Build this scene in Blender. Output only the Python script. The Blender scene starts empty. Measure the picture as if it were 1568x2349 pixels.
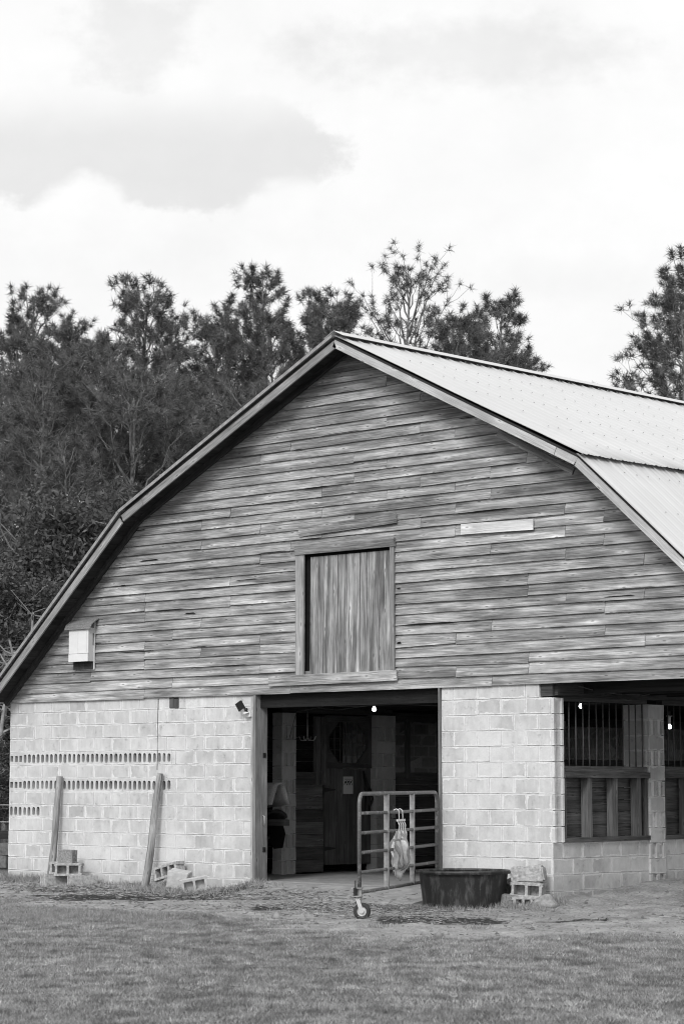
import bpy, math, random
import numpy as np
from mathutils import Vector, Matrix

R = math.radians
rnd = random.Random(7)
scene = bpy.context.scene
COL = scene.collection

# ------------------------------------------------------------------ camera
cam_d = bpy.data.cameras.new("camera")
cam = bpy.data.objects.new("camera", cam_d)
COL.objects.link(cam)
cam.location = (29.365, -23.541, 1.596)
cam.rotation_euler = (R(90 + 6.5235), R(0.0), R(43.28))
cam_d.sensor_fit = 'VERTICAL'
cam_d.sensor_height = 36.0
cam_d.sensor_width = 24.0
cam_d.lens = 82.5
cam_d.clip_end = 4000
cam_d.dof.use_dof = True
cam_d.dof.focus_distance = 33.0
cam_d.dof.aperture_fstop = 4.0
scene.camera = cam

# ------------------------------------------------------------------ light
SUN_EL, SUN_AZ = 36.0, 158.0          # azimuth clockwise from +Y : from the camera's side
sun_d = bpy.data.lights.new("sun", 'SUN')
sun_d.energy = 1.5
sun_d.angle = R(16)
sun_d.color = (1.0, 1.0, 1.0)
sun = bpy.data.objects.new("sun", sun_d)
COL.objects.link(sun)
az, el = R(SUN_AZ), R(SUN_EL)
SDIR = Vector((math.sin(az) * math.cos(el), math.cos(az) * math.cos(el), math.sin(el)))
sun.rotation_euler = SDIR.to_track_quat('Z', 'Y').to_euler()

scene.view_settings.view_transform = 'Standard'
scene.view_settings.look = 'None'
scene.view_settings.exposure = 0.35
scene.view_settings.gamma = 1.0
scene.view_settings.use_curve_mapping = False
try:
    scene.cycles.use_denoising = True
    scene.cycles.max_bounces = 7
    scene.cycles.filter_width = 1.05
except Exception:
    pass


class NT:
    """tiny node helper"""
    def __init__(self, tree):
        self.t = tree
        self.t.nodes.clear()

    def n(self, typ, **kw):
        nd = self.t.nodes.new(typ)
        for k, v in kw.items():
            setattr(nd, k, v)
        return nd

    def set(self, sock, v):
        if isinstance(v, bpy.types.NodeSocket):
            self.t.links.new(v, sock)
        elif v is not None:
            sock.default_value = v

    def math(self, op, a, b=None, c=None, clamp=False):
        nd = self.n('ShaderNodeMath', operation=op)
        nd.use_clamp = clamp
        self.set(nd.inputs[0], a)
        if b is not None:
            self.set(nd.inputs[1], b)
        if c is not None:
            self.set(nd.inputs[2], c)
        return nd.outputs[0]

    def vmath(self, op, a, b=None):
        nd = self.n('ShaderNodeVectorMath', operation=op)
        self.set(nd.inputs[0], a)
        if b is not None:
            self.set(nd.inputs[1], b)
        return nd.outputs['Value'] if op in ('DOT_PRODUCT', 'LENGTH', 'DISTANCE') else nd.outputs[0]

    def noise(self, vec, scale=1.0, detail=4.0, rough=0.55, dist=0.0):
        nd = self.n('ShaderNodeTexNoise')
        self.set(nd.inputs['Vector'], vec)
        nd.inputs['Scale'].default_value = scale
        nd.inputs['Detail'].default_value = detail
        nd.inputs['Roughness'].default_value = rough
        nd.inputs['Distortion'].default_value = dist
        return nd.outputs[0]

    def mapr(self, v, a, b, c=0.0, d=1.0, smooth=True):
        nd = self.n('ShaderNodeMapRange')
        nd.interpolation_type = 'SMOOTHSTEP' if smooth else 'LINEAR'
        self.set(nd.inputs['Value'], v)
        for k, x in (('From Min', a), ('From Max', b), ('To Min', c), ('To Max', d)):
            self.set(nd.inputs[k], x)
        return nd.outputs[0]

    def mix(self, f, a, b):
        nd = self.n('ShaderNodeMix')
        nd.data_type = 'FLOAT'
        self.set(nd.inputs['Factor'], f)
        self.set(nd.inputs['A'], a)
        self.set(nd.inputs['B'], b)
        return nd.outputs['Result']

    def attr(self, name):
        nd = self.n('ShaderNodeAttribute')
        nd.attribute_name = name
        return nd.outputs['Fac']

    def scalev(self, vec, s):
        nd = self.n('ShaderNodeMapping')
        self.set(nd.inputs['Vector'], vec)
        nd.inputs['Scale'].default_value = s
        return nd.outputs[0]


# ------------------------------------------------------------------ world
world = bpy.data.worlds.new("World")
scene.world = world
world.use_nodes = True
w = NT(world.node_tree)
sky = w.n('ShaderNodeTexSky')
sky.sky_type = 'NISHITA'
sky.sun_disc = False
sky.sun_elevation = R(SUN_EL)
sky.sun_rotation = R(SUN_AZ)
bw = w.n('ShaderNodeRGBToBW')
w.t.links.new(sky.outputs[0], bw.inputs[0])
bg_sky = w.n('ShaderNodeBackground')
w.t.links.new(bw.outputs[0], bg_sky.inputs['Color'])
bg_sky.inputs['Strength'].default_value = 0.1
tc = w.n('ShaderNodeTexCoord')
dirv = tc.outputs['Generated']
HY = R(43.28)
fw = w.vmath('DOT_PRODUCT', dirv, (-math.sin(HY), math.cos(HY), 0))
rt = w.vmath('DOT_PRODUCT', dirv, (math.cos(HY), math.sin(HY), 0))
sep = w.n('ShaderNodeSeparateXYZ')
w.t.links.new(dirv, sep.inputs[0])
zz = sep.outputs[2]
fpos = w.math('MAXIMUM', fw, 0.05)
S = w.math('DIVIDE', rt, fpos)
T = w.math('DIVIDE', zz, fpos)
cmb = w.n('ShaderNodeCombineXYZ')
w.t.links.new(S, cmb.inputs[0]); w.t.links.new(T, cmb.inputs[1])
st = cmb.outputs[0]
big = w.noise(st, 9.0, 5, 0.55)
fine = w.noise(w.scalev(st, (1, 1.3, 1)), 42.0, 6, 0.62)
nz = w.math('ADD', w.math('MULTIPLY', w.math('SUBTRACT', big, 0.5), 0.9),
            w.math('MULTIPLY', w.math('SUBTRACT', fine, 0.5), 1.1))


def cloud(s0, t0, rs, rt_, lo, hi, namp, shear=0.0):
    ds = w.math('DIVIDE', w.math('SUBTRACT', S, s0), rs)
    dt = w.math('DIVIDE', w.math('SUBTRACT', w.math('ADD', T, w.math('MULTIPLY', S, shear)), t0), rt_)
    d = w.math('SQRT', w.math('ADD', w.math('MULTIPLY', ds, ds), w.math('MULTIPLY', dt, dt)))
    d = w.math('ADD', d, w.math('MULTIPLY', nz, namp))
    return w.mapr(d, hi, lo)


def pxS(x): return (x - 784) / 5381.0
def pxT(y): return math.tan(R(6.5235) + math.atan((1174.5 - y) / 5381.0))


g1 = cloud(pxS(250), pxT(335), 560 / 5381, 165 / 5381, 0.85, 1.06, 0.75)      # grey bank, crisp edge
puff = cloud(pxS(180), pxT(525), 120 / 5381, 125 / 5381, 0.85, 1.2, 0.7)
puff2 = cloud(pxS(660), pxT(560), 120 / 5381, 150 / 5381, 0.75, 1.2, 0.8)
top = w.mapr(T, pxT(330), pxT(180), 1.0, 0.0)
g1 = w.math('MULTIPLY', g1, top)
g1 = w.math('MULTIPLY', g1, w.math('SUBTRACT', 1.0, w.math('MAXIMUM', puff, puff2)))
g2 = cloud(pxS(1080), pxT(120), 420 / 5381, 95 / 5381, 0.3, 1.3, 1.5)
g3 = cloud(pxS(290), pxT(90), 170 / 5381, 130 / 5381, 0.4, 1.2, 1.7)
g4 = cloud(pxS(60), pxT(620), 700 / 5381, 130 / 5381, 0.0, 1.5, 0.5)
g5 = cloud(pxS(1330), pxT(640), 260 / 5381, 60 / 5381, 0.0, 1.4, 0.6)
gray = w.math('MAXIMUM', w.math('MULTIPLY', g1, w.math('ADD', 0.085, w.math('MULTIPLY', big, 0.10))), w.math('MULTIPLY', g2, 0.09))
gray = w.math('MAXIMUM', gray, w.math('MULTIPLY', g3, 0.085))
gray = w.math('MAXIMUM', gray, w.math('MULTIPLY', g4, 0.03))
gray = w.math('MAXIMUM', gray, w.math('MULTIPLY', g5, 0.035))
soft = w.math('MULTIPLY', w.math('ADD', w.math('SUBTRACT', big, 0.5), w.math('MULTIPLY', w.math('SUBTRACT', fine, 0.5), 0.35)), 0.17)
base_c = w.math('ADD', w.math('SUBTRACT', 0.80, gray), soft)
front = w.mapr(fw, 0.55, 0.85)
# the overcast is brighter overhead and round the veiled sun
sund = w.math('MAXIMUM', w.vmath('DOT_PRODUCT', dirv, tuple(SDIR)), 0.0)
glow = w.math('MULTIPLY', w.math('POWER', sund, 3.0), 0.75)
overc = w.math('ADD', w.math('ADD', 0.66, w.math('MULTIPLY', big, 0.2)), glow)
cl = w.mix(front, overc, base_c)
bg_c = w.n('ShaderNodeBackground')
w.t.links.new(cl, bg_c.inputs['Color'])
bg_c.inputs['Strength'].default_value = 1.0
ms = w.n('ShaderNodeMixShader')
ms.inputs[0].default_value = 0.93
w.t.links.new(bg_sky.outputs[0], ms.inputs[1])
w.t.links.new(bg_c.outputs[0], ms.inputs[2])
wo = w.n('ShaderNodeOutputWorld')
w.t.links.new(ms.outputs[0], wo.inputs[0])

# ------------------------------------------------------------------ materials


def new_mat(name, rough=0.8, spec=0.3):
    m = bpy.data.materials.new(name)
    m.use_nodes = True
    n = NT(m.node_tree)
    b = n.n('ShaderNodeBsdfPrincipled')
    o = n.n('ShaderNodeOutputMaterial')
    n.t.links.new(b.outputs[0], o.inputs[0])
    b.inputs['Roughness'].default_value = rough
    b.inputs['Specular IOR Level'].default_value = spec
    return m, n, b


def setcol(n, b, val):
    c = n.n('ShaderNodeCombineColor')
    for i in range(3):
        n.set(c.inputs[i], val)
    n.t.links.new(c.outputs[0], b.inputs['Base Color'])


def bump(n, b, h, strength=0.4, dist=0.01):
    bp = n.n('ShaderNodeBump')
    bp.inputs['Strength'].default_value = strength
    bp.inputs['Distance'].default_value = dist
    n.set(bp.inputs['Height'], h)
    n.t.links.new(bp.outputs[0], b.inputs['Normal'])


def uv(n):
    return n.n('ShaderNodeTexCoord').outputs['UV']


def obj_c(n):
    return n.n('ShaderNodeTexCoord').outputs['Object']


def wood(name, dark, light, stain=0.35, knots=True, bmp=0.5, rough=0.85, gs=1.0):
    """weathered timber; UV in metres, u along the grain; face attribute tone"""
    m, n, b = new_mat(name, rough, 0.2)
    c = uv(n)
    warp = n.noise(n.scalev(c, (1.3, 5, 1)), 1.0, 2, 0.5)
    cc = n.vmath('ADD', c, n.vmath('MULTIPLY', n.n('ShaderNodeCombineXYZ').outputs[0], (0, 0, 0)))
    comb = n.n('ShaderNodeCombineXYZ')
    n.set(comb.inputs[1], n.math('MULTIPLY', n.math('SUBTRACT', warp, 0.5), 0.05))
    cc = n.vmath('ADD', c, comb.outputs[0])
    g_f = n.noise(n.scalev(cc, (2.2 * gs, 130 * gs, 1)), 1.0, 5, 0.62)
    g_m = n.noise(n.scalev(cc, (0.9 * gs, 42 * gs, 1)), 1.0, 5, 0.7)
    blot = n.noise(n.scalev(cc, (1.6, 7, 1)), 1.0, 5, 0.6)
    f = n.math('ADD', n.math('MULTIPLY', g_f, 0.65), n.math('ADD', n.math('MULTIPLY', g_m, 0.45), n.math('MULTIPLY', blot, 0.40)))
    f = n.mapr(f, 0.59, 0.90, 0, 1, False)
    val = n.mix(f, dark, light)
    st_ = n.noise(n.scalev(c, (0.55, 9, 1)), 1.0, 5, 0.65)
    val = n.math('MULTIPLY', val, n.mapr(st_, 0.62, 0.40, 1.0 - stain, 1.0))
    hgt = f
    if knots:
        vo = n.n('ShaderNodeTexVoronoi')
        vo.voronoi_dimensions = '2D'
        n.set(vo.inputs['Vector'], n.scalev(cc, (1.9, 7.5, 1)))
        vo.inputs['Scale'].default_value = 1.0
        dd = vo.outputs['Distance']
        pick = n.n('ShaderNodeSeparateColor')
        n.t.links.new(vo.outputs['Color'], pick.inputs[0])
        on = n.math('GREATER_THAN', pick.outputs[0], 0.45)
        core = n.math('MULTIPLY', n.mapr(dd, 0.075, 0.03), on)
        ring = n.math('MULTIPLY', n.mapr(dd, 0.26, 0.10), on)
        val = n.math('MULTIPLY', val, n.mix(ring, 1.0, 1.28))
        val = n.math('MULTIPLY', val, n.mix(core, 1.0, 0.45))
        # nail heads in pairs along the studs
    wide = n.noise(obj_c(n), 0.9, 4, 0.6)
    val = n.math('MULTIPLY', val, n.mapr(wide, 0.32, 0.68, 0.82, 1.18, False))
    tone = n.attr('tone')
    val = n.math('MULTIPLY', val, tone)
    setcol(n, b, val)
    bump(n, b, hgt, bmp, 0.012)
    return m


def flat(name, v, rough=0.7, spec=0.3, metal=0.0, var=0.25, scale=14.0, bmp=0.0):
    m, n, b = new_mat(name, rough, spec)
    b.inputs['Metallic'].default_value = metal
    x = n.noise(obj_c(n), scale, 5, 0.6)
    val = n.math('MULTIPLY', n.mapr(x, 0.3, 0.7, 1 - var, 1 + var, False), v)
    setcol(n, b, val)
    if bmp:
        bump(n, b, x, bmp, 0.01)
    return m


def block_mat(name, base, mort, dirt=0.0, smear=1.0):
    """concrete block; UV 0..1 over the block face; face attribute tone"""
    m, n, b = new_mat(name, 0.92, 0.15)
    u = uv(n)
    s = n.n('ShaderNodeSeparateXYZ'); n.t.links.new(u, s.inputs[0])
    def edge(x, k):
        return n.math('MULTIPLY', n.math('MINIMUM', x, n.math('SUBTRACT', 1.0, x)), k)
    du, dv = edge(s.outputs[0], 0.4), edge(s.outputs[1], 0.2)
    o = obj_c(n)
    n1 = n.noise(o, 5.0, 5, 0.65)
    n2 = n.noise(o, 38.0, 4, 0.7)
    n3 = n.noise(n.scalev(o, (11, 11, 3.0)), 1.0, 5, 0.65)      # rain streaks
    n4 = n.noise(o, 1.3, 4, 0.6)
    n5 = n.noise(o, 160.0, 3, 0.8)
    wdt = n.math('MULTIPLY', n.math('POWER', n1, 4.0), 0.20 * smear)
    wdt = n.math('ADD', wdt, n.math('MULTIPLY', n.math('SUBTRACT', n2, 0.5), 0.012))
    ed = n.math('MINIMUM', n.math('MULTIPLY', du, 0.85), n.math('MULTIPLY', dv, 1.15))
    mm = n.mapr(n.math('SUBTRACT', ed, wdt), 0.003, -0.003)
    val = n.math('MULTIPLY', base, n.attr('tone'))
    val = n.math('MULTIPLY', val, n.mapr(n3, 0.3, 0.72, 0.85, 1.10, False))
    val = n.math('MULTIPLY', val, n.mapr(n4, 0.3, 0.7, 0.82, 1.12, False))
    val = n.math('MULTIPLY', val, n.mapr(n1, 0.35, 0.7, 1.05, 0.90, False))
    dk = n.mapr(n.noise(o, 7.0, 6, 0.75), 0.55, 0.69, 1.0, 0.64)
    val = n.math('MULTIPLY', val, dk)
    mv = n.math('MULTIPLY', n.mapr(n2, 0.3, 0.7, 0.90, 1.06, False), mort)
    val = n.mix(mm, val, mv)
    val = n.mix(n.mapr(n.noise(o, 0.85, 5, 0.65), 0.50, 0.66, 0.0, 0.75), val, n.math('MULTIPLY', mv, 0.96))
    val = n.math('MULTIPLY', val, n.mapr(n5, 0.3, 0.7, 0.90, 1.07, False))
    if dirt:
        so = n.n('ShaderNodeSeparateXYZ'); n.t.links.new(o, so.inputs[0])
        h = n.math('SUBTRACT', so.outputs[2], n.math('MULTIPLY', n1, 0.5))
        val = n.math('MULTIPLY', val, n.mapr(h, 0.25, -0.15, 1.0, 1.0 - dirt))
    hl = n.math('MULTIPLY', n.mapr(n.math('MULTIPLY', s.outputs[1], 0.2), 0.009, 0.003), n.mapr(n.noise(o, 3.1, 3, 0.6), 0.50, 0.60))  # random dark hairlines at block bottoms: cracks, with thin shadow painted in
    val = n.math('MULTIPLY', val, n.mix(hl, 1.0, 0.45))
    setcol(n, b, val)
    hh = n.math('ADD', n.math('MULTIPLY', n5, 0.35), n.math('ADD', n2, n.math('MULTIPLY', mm, 0.6)))
    bump(n, b, hh, 0.35, 0.006)
    return m


M = {}
M['siding'] = wood('weathered_siding', 0.12, 0.55, 0.5)
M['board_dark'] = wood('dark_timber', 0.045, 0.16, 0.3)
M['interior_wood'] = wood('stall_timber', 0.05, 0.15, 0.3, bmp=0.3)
M['trim_old'] = wood('weathered_trim', 0.20, 0.52, 0.35)
M['trim_new'] = wood('pale_trim', 0.34, 0.62, 0.12)
M['patch'] = wood('patch_board', 0.34, 0.56, 0.12)
M['door_wood'] = wood('loft_door_wood', 0.11, 0.52, 0.65)
M['jamb'] = wood('jamb_wood', 0.13, 0.33, 0.25)
M['post'] = wood('post_wood', 0.15, 0.50, 0.55)
M['stud'] = wood('stud_wood', 0.05, 0.20, 0.3)
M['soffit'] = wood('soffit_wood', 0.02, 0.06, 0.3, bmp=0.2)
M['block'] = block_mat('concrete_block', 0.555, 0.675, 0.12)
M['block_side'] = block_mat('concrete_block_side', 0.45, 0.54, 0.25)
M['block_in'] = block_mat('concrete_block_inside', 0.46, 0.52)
M['mortar'] = flat('mortar', 0.62, 0.95, 0.1, 0, 0.14, 30, 0.3)
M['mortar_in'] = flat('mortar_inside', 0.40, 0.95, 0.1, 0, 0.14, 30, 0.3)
M['cblock'] = flat('loose_block', 0.36, 0.95, 0.1, 0, 0.4, 22, 0.5)
M['cblock_rough'] = flat('loose_block_rough', 0.24, 0.95, 0.1, 0, 0.5, 55, 0.9)
M['cblock_pale'] = flat('loose_block_pale', 0.46, 0.95, 0.1, 0, 0.16, 12, 0.4)
M['cblock_dark'] = flat('loose_block_dark', 0.13, 0.95, 0.1, 0, 0.4, 14, 0.5)
M['dark'] = flat('dark_gap', 0.012, 0.9, 0.1)
M['black_metal'] = flat('black_metal', 0.02, 0.5, 0.4)
M['rust_bar'] = flat('rebar', 0.075, 0.7, 0.3, 0.0, 0.35, 60)
M['white_paint'] = flat('white_paint', 0.70, 0.55, 0.3, 0, 0.05, 8)
M['shaded_paint'] = flat('shaded_white_paint', 0.52, 0.55, 0.3, 0, 0.05, 8)  # white paint darkened: shade of the bat house sides put into the colour
M['shingle'] = flat('shingle', 0.20, 0.95, 0.1, 0, 0.75, 130, 0.6)
M['wire_white'] = flat('white_wire', 0.75, 0.4, 0.5)
M['cable'] = flat('cable', 0.10, 0.5, 0.3)
M['steel'] = flat('galvanised', 0.55, 0.35, 0.5, 0.4, 0.15, 30)
M['leather'] = flat('black_leather', 0.012, 0.45, 0.4, 0, 0.4, 20)
M['felt'] = flat('felt', 0.30, 0.95, 0.1, 0, 0.25, 70, 0.4)
M['cloth'] = flat('canvas', 0.60, 0.9, 0.1, 0, 0.18, 18, 0.2)
M['cloth_dark'] = flat('canvas_edge', 0.26, 0.9, 0.1, 0, 0.2, 18)
M['paper'] = flat('paper', 0.62, 0.8, 0.2, 0, 0.05, 6)
M['ink'] = flat('ink', 0.03, 0.8, 0.2)
M['tyre'] = flat('rubber', 0.035, 0.7, 0.3, 0, 0.3, 30)
M['slab'] = flat('concrete_floor', 0.27, 0.85, 0.2, 0, 0.25, 5, 0.2)
M['stone'] = flat('stone', 0.24, 0.95, 0.1, 0, 0.4, 18, 0.7)


def mk_roof():
    m, n, b = new_mat('galvanised_roof', 0.5, 0.4)
    c = obj_c(n)
    x = n.noise(n.scalev(c, (1.2, 5, 1.2)), 1.0, 5, 0.6)
    y = n.noise(c, 0.7, 3, 0.5)
    v = n.math('MULTIPLY', n.mapr(x, 0.3, 0.7, 0.96, 1.02, False), n.mapr(y, 0.3, 0.7, 0.96, 1.02, False))
    setcol(n, b, n.math('MULTIPLY', v, 0.57))
    b.inputs['Metallic'].default_value = 0.15
    return m


def mk_gate():
    m, n, b = new_mat('gate_paint', 0.5, 0.4)
    c = obj_c(n)
    x = n.noise(c, 9.0, 6, 0.7)
    y = n.noise(c, 60.0, 4, 0.6)
    v = n.mix(n.mapr(x, 0.50, 0.66), 0.125, 0.30)
    setcol(n, b, n.math('MULTIPLY', v, n.mapr(y, 0.3, 0.7, 0.75, 1.25, False)))
    b.inputs['Metallic'].default_value = 0.2
    bump(n, b, y, 0.2, 0.003)
    return m


def mk_tub():
    m, n, b = new_mat('black_rubber_tub', 0.55, 0.35)
    c = obj_c(n)
    x = n.noise(n.scalev(c, (9, 9, 2)), 1.0, 6, 0.7)
    y = n.noise(c, 28.0, 5, 0.7)
    v = n.mix(n.mapr(x, 0.45, 0.72), 0.016, 0.105)
    v = n.math('ADD', v, n.math('MULTIPLY', n.mapr(y, 0.62, 0.74), 0.07))
    setcol(n, b, v)
    b.inputs['Roughness'].default_value = 0.5
    return m


def mk_leaf(name, v, rough=0.65):
    m, n, b = new_mat(name, rough, 0.25)
    val = n.math('MULTIPLY', v, n.attr('tone'))
    c = n.n('ShaderNodeCombineColor')
    for i in range(3):
        n.set(c.inputs[i], val)
    n.t.links.new(c.outputs[0], b.inputs['Base Color'])
    tr = n.n('ShaderNodeBsdfTranslucent')
    n.t.links.new(c.outputs[0], tr.inputs[0])
    mx = n.n('ShaderNodeMixShader')
    mx.inputs[0].default_value = 0.22
    n.t.links.new(b.outputs[0], mx.inputs[1]); n.t.links.new(tr.outputs[0], mx.inputs[2])
    out = [k for k in n.t.nodes if k.type == 'OUTPUT_MATERIAL'][0]
    n.t.links.new(mx.outputs[0], out.inputs[0])
    return m


def mk_ground():
    m, n, b = new_mat('soil_and_turf', 0.95, 0.1)
    c = obj_c(n)
    gr, wet = n.attr('grass'), n.attr('wet')
    a = n.noise(c, 2.2, 6, 0.65)
    f = n.noise(c, 26.0, 6, 0.75)
    ff = n.noise(c, 110.0, 4, 0.8)
    dirt = n.math('MULTIPLY', 0.33, n.mapr(a, 0.32, 0.68, 0.66, 1.25, False))
    dirt = n.math('MULTIPLY', dirt, n.mapr(f, 0.32, 0.68, 0.60, 1.35, False))
    dirt = n.math('MULTIPLY', dirt, n.mapr(ff, 0.3, 0.7, 0.80, 1.2, False))
    wm = n.mapr(n.math('ADD', wet, n.math('MULTIPLY', n.math('SUBTRACT', f, 0.5), 0.9)), 0.30, 0.48)
    dirt = n.mix(wm, dirt, n.math('MULTIPLY', dirt, 0.15))
    turf = n.math('MULTIPLY', 0.10, n.mapr(f, 0.3, 0.7, 0.6, 1.4, False))
    gm = n.mapr(n.math('ADD', gr, n.math('MULTIPLY', n.math('SUBTRACT', f, 0.5), 0.9)), 0.35, 0.65)
    setcol(n, b, n.mix(gm, dirt, turf))
    bump(n, b, n.math('ADD', n.math('ADD', f, n.math('MULTIPLY', ff, 0.5)), a), 0.75, 0.03)
    return m


M['roof'] = mk_roof()
M['screw'] = flat('screw_head', 0.30, 0.5, 0.3, 0.3)
M['gate'] = mk_gate()
M['tub'] = mk_tub()
M['ground'] = mk_ground()
M['grass'] = mk_leaf('grass_blade', 0.29, 0.7)
M['clod'] = mk_leaf('dirt_clod', 0.25, 0.95)
M['gate_light'] = flat('gate_upright_zinc', 0.30, 0.5, 0.4, 0.3, 0.3, 20)
M['straw'] = mk_leaf('straw', 0.33, 0.8)
M['needle'] = mk_leaf('pine_needle', 0.125)
M['leaf'] = mk_leaf('oak_leaf', 0.085)
M['bark'] = flat('bark', 0.18, 0.95, 0.1, 0, 0.5, 9, 0.5)
M['bark_pale'] = flat('dead_wood', 0.26, 0.95, 0.1, 0, 0.35, 9, 0.3)
m_, n_, b_ = new_mat('lit_bulb', 0.4)
b_.inputs['Base Color'].default_value = (0.9, 0.9, 0.9, 1)
b_.inputs['Emission Color'].default_value = (1, 1, 1, 1)
b_.inputs['Emission Strength'].default_value = 6.0
M['bulb'] = m_

# ------------------------------------------------------------------ mesh builder
X3, Y3, Z3 = Vector((1, 0, 0)), Vector((0, 1, 0)), Vector((0, 0, 1))


class MB:
    def __init__(self):
        self.v, self.f, self.uv, self.tone, self.mi = [], [], [], [], []

    def face(self, pts, uvs=None, tone=1.0, mi=0):
        i = len(self.v)
        self.v += [tuple(p) for p in pts]
        self.f.append(tuple(range(i, i + len(pts))))
        self.uv += uvs if uvs else [(0.5, 0.5)] * len(pts)
        self.tone.append(tone); self.mi.append(mi)

    def box(self, c, sx, sy, sz, ax=None, grain=0, tone=1.0, mi=0, jit=0.0, unit=False):
        """box of full sizes sx,sy,sz along axes ax (3 unit vectors)"""
        ax = ax or (X3, Y3, Z3)
        c = Vector(c)
        s = (sx / 2, sy / 2, sz / 2)
        P = {}
        for i in (-1, 1):
            for j in (-1, 1):
                for k in (-1, 1):
                    p = c + ax[0] * (i * s[0]) + ax[1] * (j * s[1]) + ax[2] * (k * s[2])
                    if jit:
                        p = p + Vector((rnd.uniform(-jit, jit), rnd.uniform(-jit, jit), rnd.uniform(-jit, jit)))
                    P[i, j, k] = p
        uo, vo = rnd.uniform(0, 60), rnd.uniform(0, 60)
        flip = ax[0].cross(ax[1]).dot(ax[2]) < 0
        for d in range(3):
            a, b2 = [e for e in range(3) if e != d]
            for sg in (-1, 1):
                q = []
                for (p1, p2) in ((-1, -1), (1, -1), (1, 1), (-1, 1)):
                    key = [0, 0, 0]
                    key[d] = sg; key[a] = p1; key[b2] = p2
                    q.append((P[tuple(key)], key))
                if unit:
                    us = [((k_[a] + 1) / 2, (k_[b2] + 1) / 2) for _, k_ in q]
                else:
                    g = grain if grain != d else a
                    o = [e for e in (a, b2) if e != g][0]
                    us = [(k_[g] * s[g] + uo, k_[o] * s[o] + vo + d * 0.37) for _, k_ in q]
                pts = [p for p, _ in q]
                # orientation: normal of (a x b2) relative to axis d
                nrm = (pts[1] - pts[0]).cross(pts[2] - pts[1])
                if nrm.dot(ax[d]) * sg < 0:
                    pts.reverse(); us.reverse()
                self.face(pts, us, tone, mi)

    def bar(self, p0, p1, w_, t_, up=None, **kw):
        """rectangular bar from p0 to p1; w_ along 'up', t_ across"""
        p0, p1 = Vector(p0), Vector(p1)
        a = (p1 - p0).normalized()
        up = Vector(up) if up else Z3
        up = (up - a * up.dot(a)).normalized()
        n = a.cross(up)
        self.box((p0 + p1) / 2, (p1 - p0).length, t_, w_, (a, n, up), grain=0, **kw)

    def tube(self, pts, r, seg=8, cap=True, tone=1.0, mi=0, vs=1.0):
        pts = [Vector(p) for p in pts]
        rs = r if isinstance(r, (list, tuple)) else [r] * len(pts)
        rings = []
        t0 = (pts[1] - pts[0]).normalized()
        nrm = t0.orthogonal().normalized()
        L = 0.0; Ls = []
        for i, p in enumerate(pts):
            if i:
                L += (p - pts[i - 1]).length
            Ls.append(L)
            if i == 0: t = t0
            elif i == len(pts) - 1: t = (pts[i] - pts[i - 1]).normalized()
            else: t = ((pts[i + 1] - p).normalized() + (p - pts[i - 1]).normalized()).normalized()
            nrm = (nrm - t * nrm.dot(t)).normalized()
            bn = t.cross(nrm)
            rings.append([p + (nrm * math.cos(2 * math.pi * k / seg) + bn * math.sin(2 * math.pi * k / seg)) * rs[i] for k in range(seg)])
        vo = rnd.uniform(0, 50)
        for i in range(len(rings) - 1):
            for k in range(seg):
                k2 = (k + 1) % seg
                circ = 2 * math.pi * max(rs[0], 1e-3) / seg
                self.face([rings[i][k], rings[i][k2], rings[i + 1][k2], rings[i + 1][k]],
                          [(Ls[i] * vs + vo, k * circ), (Ls[i] * vs + vo, (k + 1) * circ), (Ls[i + 1] * vs + vo, (k + 1) * circ), (Ls[i + 1] * vs + vo, k * circ)], tone, mi)
        if cap:
            self.face(list(reversed(rings[0])), None, tone, mi)
            self.face(rings[-1], None, tone, mi)

    def lathe(self, prof, c, ax=Z3, seg=24, tone=1.0, mi=0, closed=False):
        ax = Vector(ax).normalized()
        a = ax.orthogonal().normalized(); b2 = ax.cross(a)
        c = Vector(c)
        rings = [[c + ax * z + (a * math.cos(2 * math.pi * k / seg) + b2 * math.sin(2 * math.pi * k / seg)) * r for k in range(seg)] for r, z in prof]
        n = len(rings)
        for i in range(n if closed else n - 1):
            for k in range(seg):
                k2 = (k + 1) % seg
                j = (i + 1) % n
                self.face([rings[i][k], rings[i][k2], rings[j][k2], rings[j][k]], None, tone, mi)

    def build(self, name, mats, parent=None, smooth=False, merge=False):
        me = bpy.data.meshes.new(name)
        me.from_pydata(self.v, [], self.f)
        ul = me.uv_layers.new(name='UVMap')
        ul.data.foreach_set('uv', np.array(self.uv, dtype=np.float32).ravel())
        at = me.attributes.new('tone', 'FLOAT', 'FACE')
        at.data.foreach_set('value', np.array(self.tone, dtype=np.float32))
        for m in (mats if isinstance(mats, (list, tuple)) else [mats]):
            me.materials.append(M[m])
        me.polygons.foreach_set('material_index', np.array(self.mi, dtype=np.int32))
        if merge or smooth:
            import bmesh
            bm = bmesh.new(); bm.from_mesh(me)
            bmesh.ops.remove_doubles(bm, verts=bm.verts, dist=1e-4)
            bm.to_mesh(me); bm.free()
        if smooth:
            me.polygons.foreach_set('use_smooth', np.ones(len(me.polygons), dtype=bool))
        me.update()
        o = bpy.data.objects.new(name, me)
        COL.objects.link(o)
        if parent is not None:
            o.parent = parent
        return o


def autosmooth(o, ang=40):
    me = o.data
    me.polygons.foreach_set('use_smooth', np.ones(len(me.polygons), dtype=bool))
    me.set_sharp_from_angle(angle=R(ang))


def tag(o, label=None, cat=None, group=None, kind=None):
    if label: o['label'] = label
    if cat: o['category'] = cat
    if group: o['group'] = group
    if kind: o['kind'] = kind
    return o


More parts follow.
